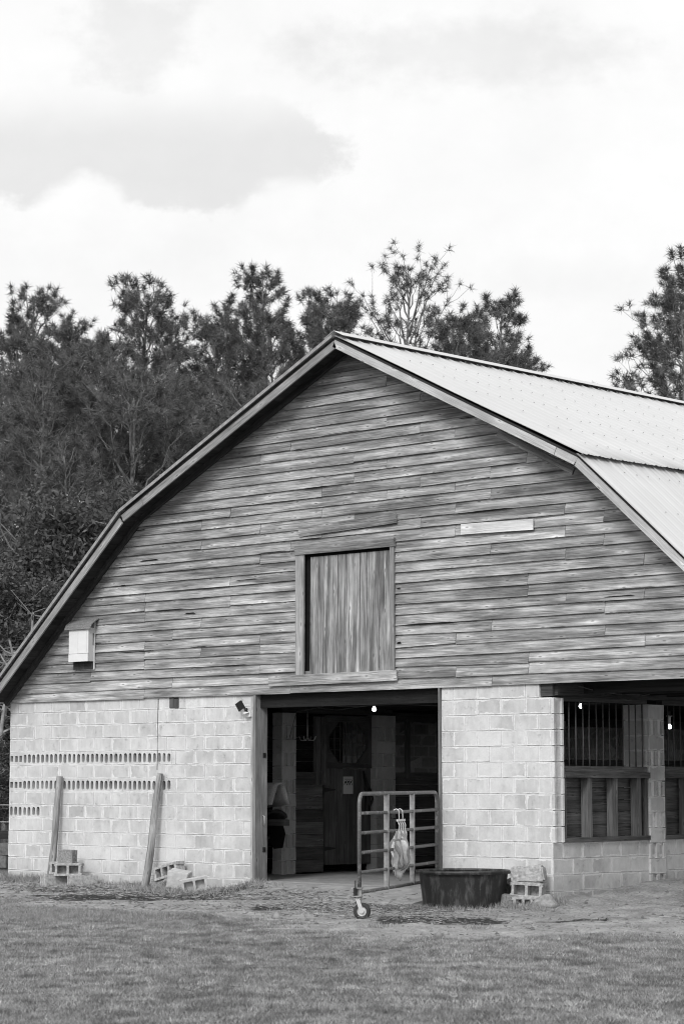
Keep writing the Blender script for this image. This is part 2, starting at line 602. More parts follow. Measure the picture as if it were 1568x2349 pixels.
def thing(name, label, cat, loc=(0, 0, 0), rz=0.0, group=None):
    o = bpy.data.objects.new(name, None)
    COL.objects.link(o)
    o.location = loc
    o.rotation_euler = (0, 0, rz)
    o.empty_display_size = 0.2
    return tag(o, label, cat, group)


def copy_tree(o, parent=None):
    c = o.copy()
    COL.objects.link(c)
    if parent is not None:
        c.parent = parent
    for ch in o.children:
        copy_tree(ch, c)
    return c


def np_mesh(name, V, F, mats, tone=None, parent=None, mi=None, attrs=None, smooth=False):
    me = bpy.data.meshes.new(name)
    V = np.asarray(V, np.float32); F = np.asarray(F, np.int32)
    nf, k = F.shape
    me.vertices.add(len(V)); me.vertices.foreach_set('co', V.ravel())
    me.loops.add(nf * k); me.loops.foreach_set('vertex_index', F.ravel())
    me.polygons.add(nf)
    me.polygons.foreach_set('loop_start', np.arange(0, nf * k, k, dtype=np.int32))
    me.polygons.foreach_set('loop_total', np.full(nf, k, np.int32))
    for m in (mats if isinstance(mats, (list, tuple)) else [mats]):
        me.materials.append(M[m])
    if mi is not None:
        me.polygons.foreach_set('material_index', np.asarray(mi, np.int32))
    if smooth:
        me.polygons.foreach_set('use_smooth', np.ones(nf, dtype=bool))
    if tone is not None:
        at = me.attributes.new('tone', 'FLOAT', 'FACE')
        at.data.foreach_set('value', np.asarray(tone, np.float32))
    for kx, a in (attrs or {}).items():
        at = me.attributes.new(kx, 'FLOAT', 'POINT')
        at.data.foreach_set('value', np.asarray(a, np.float32))
    me.update(calc_edges=True)
    me.validate()
    o = bpy.data.objects.new(name, me)
    COL.objects.link(o)
    if parent is not None:
        o.parent = parent
    return o


# ------------------------------------------------------------------ ground
def vnoise(x, y, seed):
    xi, yi = np.floor(x).astype(np.int64), np.floor(y).astype(np.int64)
    fx, fy = x - xi, y - yi
    fx, fy = fx * fx * (3 - 2 * fx), fy * fy * (3 - 2 * fy)

    def h(i, j):
        n = (i * 374761393 + j * 668265263 + seed * 1442695041) & 0x7fffffff
        n = ((n ^ (n >> 13)) * 1274126177) & 0x7fffffff
        return ((n ^ (n >> 16)) & 0xffff) / 65535.0
    return (h(xi, yi) * (1 - fx) + h(xi + 1, yi) * fx) * (1 - fy) + (h(xi, yi + 1) * (1 - fx) + h(xi + 1, yi + 1) * fx) * fy


def fbm(x, y, s, seed, o=4):
    t, a, tot = 0, 1.0, 0
    for k in range(o):
        t = t + vnoise(x * s * 2 ** k + 31.7 * k, y * s * 2 ** k - 17.3 * k, seed + k) * a
        tot += a; a *= 0.5
    return t / tot


def sstep(x, a, b):
    t = np.clip((x - a) / (b - a), 0, 1)
    return t * t * (3 - 2 * t)


def ground_h(x, y):
    x = np.asarray(x, float); y = np.asarray(y, float)
    h = 0.05 * (fbm(x, y, 0.6, 5) - 0.5) + 0.07 * (fbm(x, y, 2.6, 9, 3) - 0.5)
    h = h + 0.05 * np.exp(-np.clip(-y, 0, 9) / 0.5) * (y < 0.5)
    dx = x - 10.84
    m = sstep(y, -0.5, 2.4) * 0.30 * np.exp(-(np.clip(dx, 0, 50) / 1.7) ** 2) + 0.05 * np.exp(-((x - 10.9) ** 2 + y ** 2) / 0.4)
    h = h + m * (x > 9.8)
    ru = sstep(y, -3, -0.5) * sstep(x, 11.2, 12.5) * (1 - sstep(x, 15, 17)) * 0.06 * (fbm(x, y, 2.2, 77, 3) - 0.4)
    h = h + ru
    # soil banked against the floor slab at the left of the doorway
    h = h + 0.13 * np.exp(-((x - 5.9) / 0.55) ** 2 - ((y + 0.25) / 0.35) ** 2)
    inside = (x > 0.2) & (x < 10.6) & (y > 0.15)
    h = np.where(inside, -0.08, h)
    return h


def grass_f(x, y):
    b = np.interp(x, [4.6, 6.7, 8.5, 9.9, 11.9, 13.26, 14.2, 15.5, 18], [-3.7, -4.0, -4.3, -4.3, -5.4, -5.6, -4.3, -2.6, 0.5])
    n = (fbm(x, y, 0.9, 21) - 0.5) * 2.2 + (fbm(x, y, 4.0, 23) - 0.5) * 0.9
    g = sstep(b - y + n, -0.5, 0.7)
    far = np.maximum(sstep(-x, 1.0, 2.2), sstep(y, 26, 30))
    far = np.maximum(far, sstep(x, 19, 21))
    return np.maximum(g, far * 0.95)


def wet_f(x, y):
    r, d = x * 0.728 + y * 0.686, -0.685 * x + 0.728 * y
    t = np.zeros_like(x)
    for cx, cy, rr, rd, k in ((4.9, -1.45, 1.5, 1.0, 1.0), (6.9, -0.55, 0.75, 0.8, 1.0), (11.5, -3.0, 0.75, 0.75, 1.0), (2.7, -1.1, 0.55, 0.45, 0.8), (9.1, -1.6, 0.5, 0.8, 0.75),
                              (8.6, -2.4, 0.5, 0.35, 0.8), (12.9, -2.3, 0.5, 0.4, 0.5), (14.6, -0.6, 0.9, 0.4, 0.4)):
        r0, d0 = cx * 0.728 + cy * 0.686, -0.685 * cx + 0.728 * cy
        t = np.maximum(t, k * np.exp(-(((r - r0) / rr) ** 4 + ((d - d0) / rd) ** 4)))
    n = fbm(r * 1.6, d * 0.9, 1.0, 41) - 0.5
    f = fbm(r * 5, d * 3.0, 1.0, 51) - 0.5
    return np.clip(t * 0.95 + n * 1.25 + f * 0.7, 0, 1) * sstep(t, 0.02, 0.2)


def axis(lo, a, b, hi, step):
    mid = np.arange(a, b + 1e-6, step)
    l = a - np.cumsum(np.geomspace(step, (a - lo) * 0.35, 26)); l = l[l > lo]
    r = b + np.cumsum(np.geomspace(step, (hi - b) * 0.35, 26)); r = r[r < hi]
    return np.concatenate([[lo], l[::-1], mid, r, [hi]])


gx = axis(-1500, -3.0, 21.0, 1500, 0.075)
gy = axis(-1500, -15.0, 5.0, 1500, 0.075)
GX, GY = np.meshgrid(gx, gy)
GH = ground_h(GX, GY)
nx, ny = len(gx), len(gy)
idx = np.arange(nx * ny).reshape(ny, nx)
quads = np.stack([idx[:-1, :-1], idx[:-1, 1:], idx[1:, 1:], idx[1:, :-1]], -1).reshape(-1, 4)
g_o = np_mesh('ground', np.stack([GX, GY, GH], -1).reshape(-1, 3), quads, 'ground',
              attrs={'grass': grass_f(GX, GY).ravel(), 'wet': wet_f(GX, GY).ravel()}, smooth=True)
tag(g_o, kind='structure')

npr = np.random.default_rng(11)


def gpoint(x, y):
    return float(ground_h(np.array([x]), np.array([y]))[0])


# ------------------------------------------------------------------ the barn
BH = 0.2032            # block course
BL = 0.4064
Z0 = 13 * BH           # top line of the first full course
barn = thing('barn', 'large gambrel barn with weathered grey board gable over whitish concrete block walls', 'barn', (0, 0, 0))


def block_wall(mb, O, u, n, L, courses, skip=None, perf=None, off=0, thick=0.19, tone=(0.94, 1.05), joint=0.011):
    """courses: list of (k, z_low, z_high); mi 0 blocks, 1 mortar, 2 dark"""
    O, u, n = Vector(O), Vector(u), Vector(n)
    for (k, za, zb) in courses:
        x = 0.0
        first = BL if (k + off) % 2 == 0 else BL / 2
        segs = []
        while x < L - 0.02:
            e = min(x + first, L); first = BL
            segs.append((x, e)); x = e
        pa = perf.get(k) if perf else None
        if pa:
            segs = [s for s in segs if s[1] > pa + 0.03]
            segs = [(max(s[0], pa), s[1]) for s in segs]
            perf_course(mb, O, u, n, pa, za, zb, k)
        ms_ = pa or 0.0
        if ms_ < L - 0.03:
            c = O + u * ((ms_ + L) / 2) - n * (thick / 2 + 0.001) + Z3 * ((za + zb) / 2)
            mb.box(c, L - ms_ - 0.004, thick - 0.008, zb - za + 0.002, (u, n, Z3), mi=1)
        for a, b2 in segs:
            if skip and skip(a, b2, k): continue
            d = rnd.uniform(0.0, 0.004)
            j = joint + rnd.uniform(-0.003, 0.004)
            c = O + u * ((a + b2) / 2) - n * (thick / 2 - d) + Z3 * ((za + zb) / 2)
            t = rnd.uniform(*tone)
            if rnd.random() < 0.12: t *= 0.90
            mb.box(c, b2 - a - j, thick, zb - za - j, (u, n, Z3), tone=t, jit=0.002, unit=True)


def perf_course(mb, O, u, n, L, za, zb, k):
    pitch = 0.1075
    N = int(round(L / pitch))
    p = L / N
    for i in range(N):
        a, b2 = i * p, (i + 1) * p
        cx, cz = (a + b2) / 2 + rnd.uniform(-.004, .004), (za + zb) / 2 + rnd.uniform(-.004, .004)
        small = (k != 7 and i < 3)
        hw = 0.035 + rnd.uniform(-.004, .003)
        hh = (0.050 if small else 0.068) + rnd.uniform(-.004, .004)
        outer, inner = [], []
        corners = [(a, za), (b2, za), (b2, zb), (a, zb)]
        for q in range(4):
            c0, c1 = corners[q], corners[(q + 1) % 4]
            for s in range(4):
                t = s / 4
                ox, oz = c0[0] + (c1[0] - c0[0]) * t, c0[1] + (c1[1] - c0[1]) * t
                outer.append((ox, oz))
                ang = math.atan2((oz - cz) / (zb - za), (ox - cx) / (b2 - a))
                if small:
                    ca, sa = math.cos(ang), math.sin(ang)
                    m_2 = max(abs(ca), abs(sa))
                    ix, iz = cx + hw * ca / m_2 * 0.95, cz + hh * sa / m_2 * 0.95
                else:
                    ix = cx + hw * math.cos(ang)
                    iz = cz + math.copysign(max(0, hh - hw), math.sin(ang)) * min(1, abs(math.sin(ang)) * 2.2) + hw * math.sin(ang)
                inner.append((ix, iz))
        P = lambda x, z, d=0.0: O + u * x + Z3 * z - n * d
        t = rnd.uniform(0.93, 1.08)
        for q in range(16):
            q2 = (q + 1) % 16
            f_ = [outer[q], outer[q2], inner[q2], inner[q]]
            mb.face([P(*c, 0.0) for c in f_], [(0.5, min(1, max(0, (c[1] - za) / (zb - za)))) for c in f_], t, 0)
            mb.face([P(*inner[q], 0.0), P(*inner[q2], 0.0), P(*inner[q2], 0.19), P(*inner[q], 0.19)], None, 0.72, 0)  # hole walls toned down, their shade put into the colour
    # top and bottom skins of the course so nothing shows edge-on
    mb.box(O + u * (L / 2) - n * 0.095 + Z3 * (za + 0.003), L, 0.17, 0.006, (u, n, Z3), mi=1)


def courses(k0, k1):
    return [(k, Z0 - (k + 1) * BH, Z0 - k * BH) for k in range(k0, k1)]


mb = MB()
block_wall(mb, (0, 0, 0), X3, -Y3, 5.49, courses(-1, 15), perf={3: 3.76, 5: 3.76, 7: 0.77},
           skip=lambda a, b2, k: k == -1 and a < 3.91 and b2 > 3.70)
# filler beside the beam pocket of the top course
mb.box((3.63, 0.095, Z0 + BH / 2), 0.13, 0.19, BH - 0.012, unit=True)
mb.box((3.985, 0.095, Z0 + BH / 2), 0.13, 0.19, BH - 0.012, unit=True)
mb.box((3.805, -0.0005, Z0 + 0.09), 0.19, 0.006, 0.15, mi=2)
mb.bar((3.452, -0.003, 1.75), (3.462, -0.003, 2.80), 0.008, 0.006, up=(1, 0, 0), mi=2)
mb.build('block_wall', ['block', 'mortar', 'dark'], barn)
mb = MB()
mb.box((3.77, -0.004, Z0 + 0.085), 0.085, 0.02, 0.135, grain=2, tone=1.2)
mb.box((3.862, -0.004, Z0 + 0.08), 0.085, 0.02, 0.135, grain=2, tone=0.9)
mb.build('beam_end', 'board_dark', barn)

mb = MB()
XC = 10.84
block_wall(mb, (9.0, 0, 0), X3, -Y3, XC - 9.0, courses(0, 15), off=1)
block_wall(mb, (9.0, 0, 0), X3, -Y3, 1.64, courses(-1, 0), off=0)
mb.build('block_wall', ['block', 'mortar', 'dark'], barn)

# left flank wall of the barn
mb = MB()
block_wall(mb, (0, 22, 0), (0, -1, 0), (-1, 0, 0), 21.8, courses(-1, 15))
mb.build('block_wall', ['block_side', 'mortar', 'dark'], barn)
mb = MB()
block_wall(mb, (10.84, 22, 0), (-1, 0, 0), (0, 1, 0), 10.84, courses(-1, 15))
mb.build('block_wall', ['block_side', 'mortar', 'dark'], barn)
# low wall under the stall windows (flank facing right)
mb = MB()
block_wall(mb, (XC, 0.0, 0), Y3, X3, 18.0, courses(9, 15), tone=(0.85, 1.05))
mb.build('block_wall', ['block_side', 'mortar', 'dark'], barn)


def fluted_pier(mb, x0, x1, y0, y1, z0, z1, flute_faces=('x',), mi=0):
    """pier of blocks, every other course fluted on its outer face"""
    k = 0
    z = z1
    while z > z0 + 0.03:
        zb, za = z, max(z0, z - BH)
        t = rnd.uniform(0.85, 1.1)
        j = 0.008
        if k % 2 == 0:
            mb.box(((x0 + x1) / 2, (y0 + y1) / 2, (za + zb) / 2), x1 - x0, y1 - y0, zb - za - j, tone=t, jit=0.003, unit=True)
        else:
            mb.box(((x0 + x1) / 2 - 0.02, (y0 + y1) / 2, (za + zb) / 2), x1 - x0 - 0.04, y1 - y0, zb - za - j, tone=t, jit=0.002, unit=True)
            for yy, ww in ((y0 + 0.02, 0.04), ((y0 + y1) / 2, 0.055), (y1 - 0.02, 0.04)):
                mb.box((x1 - 0.021, yy, (za + zb) / 2), 0.04, ww, zb - za - j, tone=t, jit=0.002, unit=True)
        z -= BH; k += 1
    mb.box(((x0 + x1) / 2 - 0.005, (y0 + y1) / 2, (z0 + z1) / 2), x1 - x0 - 0.06, y1 - y0 - 0.02, z1 - z0, mi=1)


# corner return: fluted block ends next to the first window
mb = MB()
for k in range(0, 9):
    zb = Z0 - k * BH; za = zb - BH
    t = rnd.uniform(0.95, 1.1)
    mb.box((10.86 - 0.03, 0.105, (za + zb) / 2), 0.03, 0.12, BH - 0.016, tone=t, jit=0.003, unit=True)
    for yy in (0.02, 0.185):
        mb.box((10.87 - 0.022, yy, (za + zb) / 2), 0.05, 0.035, BH - 0.012, tone=t, jit=0.003, unit=True)
mb.build('corner_block', ['block', 'mortar'], barn)

BAYS = [(0.21, 2.03), (2.37, 4.19), (4.53, 6.35), (6.69, 8.51), (8.85, 10.67)]
for (ya, yb) in BAYS:
    mb = MB()
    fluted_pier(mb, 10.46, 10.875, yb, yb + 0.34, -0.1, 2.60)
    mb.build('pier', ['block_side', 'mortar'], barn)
    # stall window: rails, studs, boards, bars
    win = bpy.data.objects.new('stall_window', None)
    COL.objects.link(win); win.parent = barn
    mb = MB()
    mb.bar((10.80, ya, 0.845), (10.80, yb, 0.845), 0.055, 0.16, tone=0.8)
    mb.build('window_sill', 'board_dark', win)
    mb = MB()
    mb.bar((10.80, ya, 1.745), (10.80, yb - 0.02, 1.738), 0.07, 0.10, tone=0.9)
    mb.bar((10.825, ya, 1.668), (10.825, yb, 1.662), 0.075, 0.13, tone=0.75)
    mb.build('rail', 'stud', win)
    mb = MB()
    mb.bar((10.80, ya, 2.63), (10.80, yb, 2.63), 0.055, 0.10, tone=0.8)
    mb.build('head_rail', 'board_dark', win)
    Wd = yb - ya
    for q, (fy, ww) in enumerate(((0.02, 0.04), (0.30, 0.09), (0.60, 0.09), (0.885, 0.09), (0.975, 0.05))):
        mb = MB()
        y_ = ya + fy * Wd
        mb.box((10.80, y_, 1.25), 0.11, ww, 0.755, grain=2, tone=(0.9, 1.25, 1.1, 0.9, 0.8)[q])
        mb.build('stud', 'stud', win)
    mb = MB()
    for q in range(5):
        mb.box((10.69, (ya + yb) / 2, 0.95 + q * 0.158), 0.025, Wd, 0.152, grain=1, tone=rnd.uniform(0.7, 1.1))
    mb.build('board_panel', 'stud', win)
    for q in range(13):
        mb = MB()
        y_ = ya + 0.05 + q * (Wd - 0.10) / 12
        dx_ = rnd.uniform(-0.006, 0.006)
        mb.tube([(10.80, y_, 1.76), (10.80 + dx_, y_ + dx_, 2.15), (10.80, y_, 2.605)], 0.010, 6)
        mb.build('bar', 'rust_bar', win, smooth=True)

# timber plate above the windows, beam end at the corner
mb = MB()
mb.bar((10.745, 0.02, 2.75), (10.745, 22, 2.75), 0.18, 0.19, tone=0.8)
mb.bar((10.87, 0.06, 2.752), (10.87, 22, 2.752), 0.16, 0.05, tone=0.6)
mb.build('wall_plate', 'board_dark', barn)

# hay-loft floor with its joists
mb = MB()
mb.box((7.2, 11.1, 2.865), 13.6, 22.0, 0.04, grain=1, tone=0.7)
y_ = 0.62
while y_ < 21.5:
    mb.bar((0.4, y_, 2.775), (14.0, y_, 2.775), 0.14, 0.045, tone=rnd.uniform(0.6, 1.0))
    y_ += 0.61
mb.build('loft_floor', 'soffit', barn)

# lean-to posts on the far right of the roof
for y_ in (0.25, 4.4, 8.6, 12.8, 17.0):
    mb = MB()
    mb.box((14.1, y_, 1.35), 0.15, 0.15, 2.9, grain=2)
    mb.build('post', 'jamb', barn)

# ---- roof profile (front edge of the rake, x, z of the underside)
YF = -0.42
PL, PLB, PA, PRB, PR = (-0.07, 2.82), (3.08, 5.53), (7.471, 7.622), (11.631, 5.595), (14.60, 2.98)
PROF = [PL, PLB, PA, PRB, PR]


def prof_z(x, dz=0.0):
    for (a, b2) in zip(PROF[:-1], PROF[1:]):
        if a[0] <= x <= b2[0]:
            return a[1] + (b2[1] - a[1]) * (x - a[0]) / (b2[0] - a[0]) + dz
    return -1e9


def prof_x(z, dz=0.0):
    """the interval of x under the profile at height z"""
    lo = hi = None
    for (a, b2) in zip(PROF[:-1], PROF[1:]):
        za, zb = a[1] + dz, b2[1] + dz
        if (za - z) * (zb - z) <= 0 and za != zb:
            x = a[0] + (b2[0] - a[0]) * (z - za) / (zb - za)
            if zb > za: lo = x
            else: hi = x
    return lo, hi


# ---- siding
def quad_board(mb, xa0, xa1, xb0, xb1, za, zb, yb, yt, tone, th=0.018):
    """lapped board: bottom edge za (x xa0..xb0) proud at y=yb, top edge zb (xa1..xb1) at y=yt"""
    uo, vo = rnd.uniform(0, 90), rnd.uniform(0, 90)
    F_ = [Vector((xa0, yb, za)), Vector((xb0, yb, za)), Vector((xb1, yt, zb)), Vector((xa1, yt, zb))]
    B_ = [p + Vector((0, th, 0)) for p in F_]
    UV = [(p.x + uo, p.z + vo) for p in F_]
    mb.face(F_, UV, tone)
    mb.face([B_[0], B_[1], F_[1], F_[0]], [UV[0], UV[1], UV[1], UV[0]], tone * 0.9)
    mb.face([F_[1], B_[1], B_[2], F_[2]], [UV[1], (UV[1][0] + .02, UV[1][1]), (UV[2][0] + .02, UV[2][1]), UV[2]], tone * 0.9)
    mb.face([B_[0], F_[0], F_[3], B_[3]], [UV[0]] * 2 + [UV[3]] * 2, tone * 0.9)
    mb.face([F_[3], F_[2], B_[2], B_[3]], [UV[3], UV[2], UV[2], UV[3]], tone * 0.9)


mb = MB()
pitch = 0.1432
z = 2.812
row = 0
DX0, DX1, DZ0, DZ1 = 6.36, 8.215, 3.05, 4.76          # loft-door surround
stud = 0.61
prev = []
while z < 7.5:
    zt = z + pitch + 0.012
    lo, hi = prof_x(min(z, 7.56), -0.055)
    lo2, hi2 = prof_x(min(zt, 7.545), -0.055)
    if lo is None or lo2 is None: break
    if z < 2.9:
        lo, hi = 0.0, 14.2
        lo2, hi2 = max(0.05, lo2), min(hi2, 14.2)
    lo, lo2 = max(lo, -0.05), max(lo2, -0.05)
    # spans left and right of the loft door
    spans = [(lo, hi, lo2, hi2)]
    if z + pitch * 0.6 > DZ0 and z < DZ1 - pitch * 0.4:
        spans = [(lo, DX0 + 0.01, lo2, DX0 + 0.01), (DX1 - 0.01, hi, DX1 - 0.01, hi2)]
    for (a, b2, a2, bt) in spans:
        cuts = [a]
        x = a + rnd.choice([1.2, 1.8, 2.4, 3.0, 3.6, 4.3]) * rnd.uniform(0.8, 1.0)
        while x < b2 - 0.5:
            xs = round(x / stud) * stud + 0.13
            if row > 24 and rnd.random() < 0.55:
                x += 1.8; continue
            if xs > cuts[-1] + 0.5 and all(abs(xs - q) > 0.1 for q in prev):
                cuts.append(xs)
            x = cuts[-1] + rnd.choice([1.22, 1.83, 2.44, 3.05, 3.66, 4.88])
        cuts.append(b2)
        prev = cuts[1:-1]
        for i in range(len(cuts) - 1):
            c0, c1 = cuts[i], cuts[i + 1]
            t0 = a2 if i == 0 else c0
            t1 = bt if i == len(cuts) - 2 else c1
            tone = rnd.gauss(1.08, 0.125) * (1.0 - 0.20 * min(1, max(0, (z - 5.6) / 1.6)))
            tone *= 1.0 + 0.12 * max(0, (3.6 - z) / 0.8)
            d0, d1 = rnd.gauss(0, .007), rnd.gauss(0, .007)
            yj = rnd.uniform(-0.007, 0.004) - (0.012 if rnd.random() < 0.10 else 0)
            gap = 0.003
            if 2.8 < z < 2.86 and False: pass
            # bowed boards: two or three facets, with a slight sag
            n_s = max(1, int((c1 - c0) / 1.5))
            for s in range(n_s):
                f0, f1 = s / n_s, (s + 1) / n_s
                xa0, xb0 = c0 + (c1 - c0) * f0, c0 + (c1 - c0) * f1
                xa1 = t0 if s == 0 else xa0
                xb1 = t1 if s == n_s - 1 else xb0
                ua = gap if s == 0 else 0
                ub = gap if s == n_s - 1 else 0
                if s == 0:
                    zz0 = z + d0
                    uo, vo = rnd.uniform(0, 90), rnd.uniform(0, 90)
                zz1 = z + d0 + (d1 - d0) * f1 + (rnd.uniform(-.004, .004) if s < n_s - 1 else 0)
                y0_, y1_ = -0.040 + yj, -0.012
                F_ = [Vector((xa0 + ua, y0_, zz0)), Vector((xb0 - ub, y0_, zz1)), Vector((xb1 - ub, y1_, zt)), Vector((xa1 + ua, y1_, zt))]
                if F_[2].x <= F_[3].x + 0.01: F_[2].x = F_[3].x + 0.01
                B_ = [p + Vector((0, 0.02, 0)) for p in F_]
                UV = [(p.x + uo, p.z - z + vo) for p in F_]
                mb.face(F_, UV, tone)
                mb.face([B_[0], B_[1], F_[1], F_[0]], [UV[0], UV[1], UV[1], UV[0]], tone)
                if s == n_s - 1: mb.face([F_[1], B_[1], B_[2], F_[2]], [UV[1], UV[1], UV[2], UV[2]], tone)
                if s == 0: mb.face([B_[0], F_[0], F_[3], B_[3]], [UV[0], UV[0], UV[3], UV[3]], tone)
                zz0 = zz1
    z += pitch
    row += 1

# dark cracks and open joints between boards
JOINTS = [(2.6, 3.45, 3.50, 0.016), (3.05, 3.5, 4.86, 0.02), (4.05, 4.3, 4.02, 0.022), (2.9, 3.2, 5.33, 0.014), (8.26, 9.35, 3.66, 0.02),
          (5.1, 5.6, 4.45, 0.014), (9.3, 9.9, 6.36, 0.012), (11.7, 12.2, 3.86, 0.014), (8.25, 8.32, 4.16, 0.02), (8.25, 8.33, 3.42, 0.03)]
for q in range(26):
    r_ = rnd.randint(0, 30)
    zc = 2.812 + pitch * r_
    lo, hi = prof_x(zc + 0.02, -0.2)
    xa = rnd.uniform(max(lo, 0.3) + 0.3, min(hi, 13.8) - 1.2)
    if zc < 4.9 and 5.6 < xa < 8.3: continue
    JOINTS.append((xa, xa + rnd.uniform(0.12, 0.9), zc - rnd.uniform(0.0, 0.01), rnd.uniform(0.006, 0.013)))
for (xa, xb, zc, hh) in JOINTS:
    mb.face([(xa, -0.0465, zc), (xb, -0.0465, zc + 0.002), (xb - 0.15 * (xb - xa), -0.0465, zc + hh), (xa + 0.2 * (xb - xa), -0.0465, zc + hh * 0.8)], None, 1, 1)
mb.build('gable_siding', ['siding', 'dark'], barn)
mb = MB()
mb.bar((9.405, -0.057, 4.885), (10.62, -0.057, 4.862), 0.140, 0.018, tone=1.4)
mb.build('patch_board', 'patch', barn)

# loose board over the loft door, sill board, long lower board
mb = MB()
mb.bar((6.42, -0.055, 5.065), (8.26, -0.060, 5.125), 0.135, 0.022, up=(0, -0.12, 1), tone=0.95)
mb.build('loose_board', 'siding', barn)
mb = MB()
mb.bar((5.83, -0.058, 2.985), (8.26, -0.058, 3.000), 0.145, 0.022, tone=1.25)
mb.build('sill_board', 'siding', barn)

# loft door
ld = bpy.data.objects.new('loft_door', None); COL.objects.link(ld); ld.parent = barn
mb = MB()
xs = [6.60, 6.86, 7.13, 7.30, 7.55, 7.68, 7.90, 8.155]
for a, b2 in zip(xs[:-1], xs[1:]):
    mb.bar(((a + b2) / 2, -0.012 + rnd.uniform(-.004, .004), 3.06), ((a + b2) / 2 + 0.012, -0.012, 4.70), b2 - a - 0.012, 0.025, up=(1, 0, 0), tone=rnd.uniform(0.85, 1.25))
mb.build('door_leaf', 'door_wood', ld)
mb = MB()
mb.box((7.36, 0.02, 3.9), 1.9, 0.008, 1.78)
mb.build('backing', 'dark', ld)
mb = MB()
mb.bar((6.445, -0.058, 3.06), (6.445, -0.058, 4.745), 0.165, 0.024, up=(1, 0, 0), tone=0.95)
mb.build('side_frame', 'trim_old', ld)
mb = MB()
mb.bar((8.185, -0.058, 3.075), (8.185, -0.058, 4.745), 0.07, 0.03, up=(1, 0, 0), tone=0.95)
mb.build('side_frame', 'trim_old', ld)
mb = MB()
mb.bar((6.36, -0.062, 4.80), (8.23, -0.062, 4.80), 0.12, 0.05, tone=0.75)
mb.build('head_board', 'siding', ld)

# rear gable
mb = MB()
mb.face([(p[0], 21.9, p[1]) for p in PROF] + [(14.2, 21.9, 2.8), (0.0, 21.9, 2.8)], [(p[0], p[1]) for p in PROF] + [(14.2, 2.8), (0, 2.8)], 1.0)
o = mb.build('rear_gable', 'siding', barn); md = o.modifiers.new('s', 'SOLIDIFY'); md.thickness = 0.03
# ---- rake trim
def rake(name, a, b2, mat, tone, depth=0.105, y=YF, th=0.026, up0=0.0, parent=barn):
    mb = MB()
    A, B = Vector((a[0], y, a[1])), Vector((b2[0], y, b2[1]))
    d = (B - A).normalized()
    nrm = Vector((-d.z, 0, d.x)) if d.x > 0 else Vector((d.z, 0, -d.x))
    if nrm.z < 0: nrm = -nrm
    off = nrm * (up0 - depth / 2)
    mb.bar(A + off, B + off, depth, th, up=nrm, tone=tone)
    return mb.build(name, mat, parent)


def lerp(a, b2, t): return (a[0] + (b2[0] - a[0]) * t, a[1] + (b2[1] - a[1]) * t)


rake('barge_board', PL, lerp(PL, PLB, 0.985), 'trim_old', 0.95)
rake('barge_board', PLB, lerp(PLB, PA, 0.10), 'trim_old', 0.8)
rake('barge_board', lerp(PLB, PA, 0.102), lerp(PLB, PA, 0.995), 'trim_old', 0.85)
rake('barge_board', PA, lerp(PA, PRB, 0.92), 'trim_new', 1.0)
rake('barge_board', lerp(PA, PRB, 0.922), PRB, 'trim_new', 0.95)
rake('barge_board', lerp(PRB, PR, 0.002), PR, 'trim_new', 1.05)
# dark frieze boards against the siding
for a, b2 in zip(PROF[:-1], PROF[1:]):
    rake('frieze_board', a, b2, 'board_dark', 0.6, depth=0.085, y=-0.062, th=0.05, up0=0.005)
# a loose strip hanging under the right rake
mb = MB()
mb.bar((10.25, -0.30, 6.06), (11.45, -0.28, 5.45), 0.09, 0.03, up=(0.5, 0, 1), tone=1.1)
mb.build('loose_strip', 'board_dark', barn)

# sheathing under the metal (soffit)
mb = MB()
for a, b2 in zip(PROF[:-1], PROF[1:]):
    A, B = Vector((a[0], 0, a[1])), Vector((b2[0], 0, b2[1]))
    d = (B - A).normalized()
    nrm = Vector((-d.z, 0, d.x)); nrm = nrm if nrm.z > 0 else -nrm
    L_ = (B - A).length
    m_n = int(L_ / 0.19)
    for i in range(m_n):
        t = (i + 0.5) / m_n
        c = A.lerp(B, t) + nrm * 0.014
        mb.box((c.x, 11.0 - 0.19, c.z), L_ / m_n - 0.004, 22.39, 0.022, (d, Y3, nrm), grain=1, tone=rnd.uniform(0.6, 1.4))
mb.build('sheathing', 'soffit', barn)


# corrugated metal sheets
def corr(y):
    p = (y / 0.24) % 1.0
    big_ = np.clip(1 - np.abs(p - 0.5) / 0.11, 0, 1)
    small = np.clip(1 - np.abs(((y / 0.08) % 1.0) - 0.5) / 0.22, 0, 1) * 0.35
    return np.maximum(big_, small) * 0.022


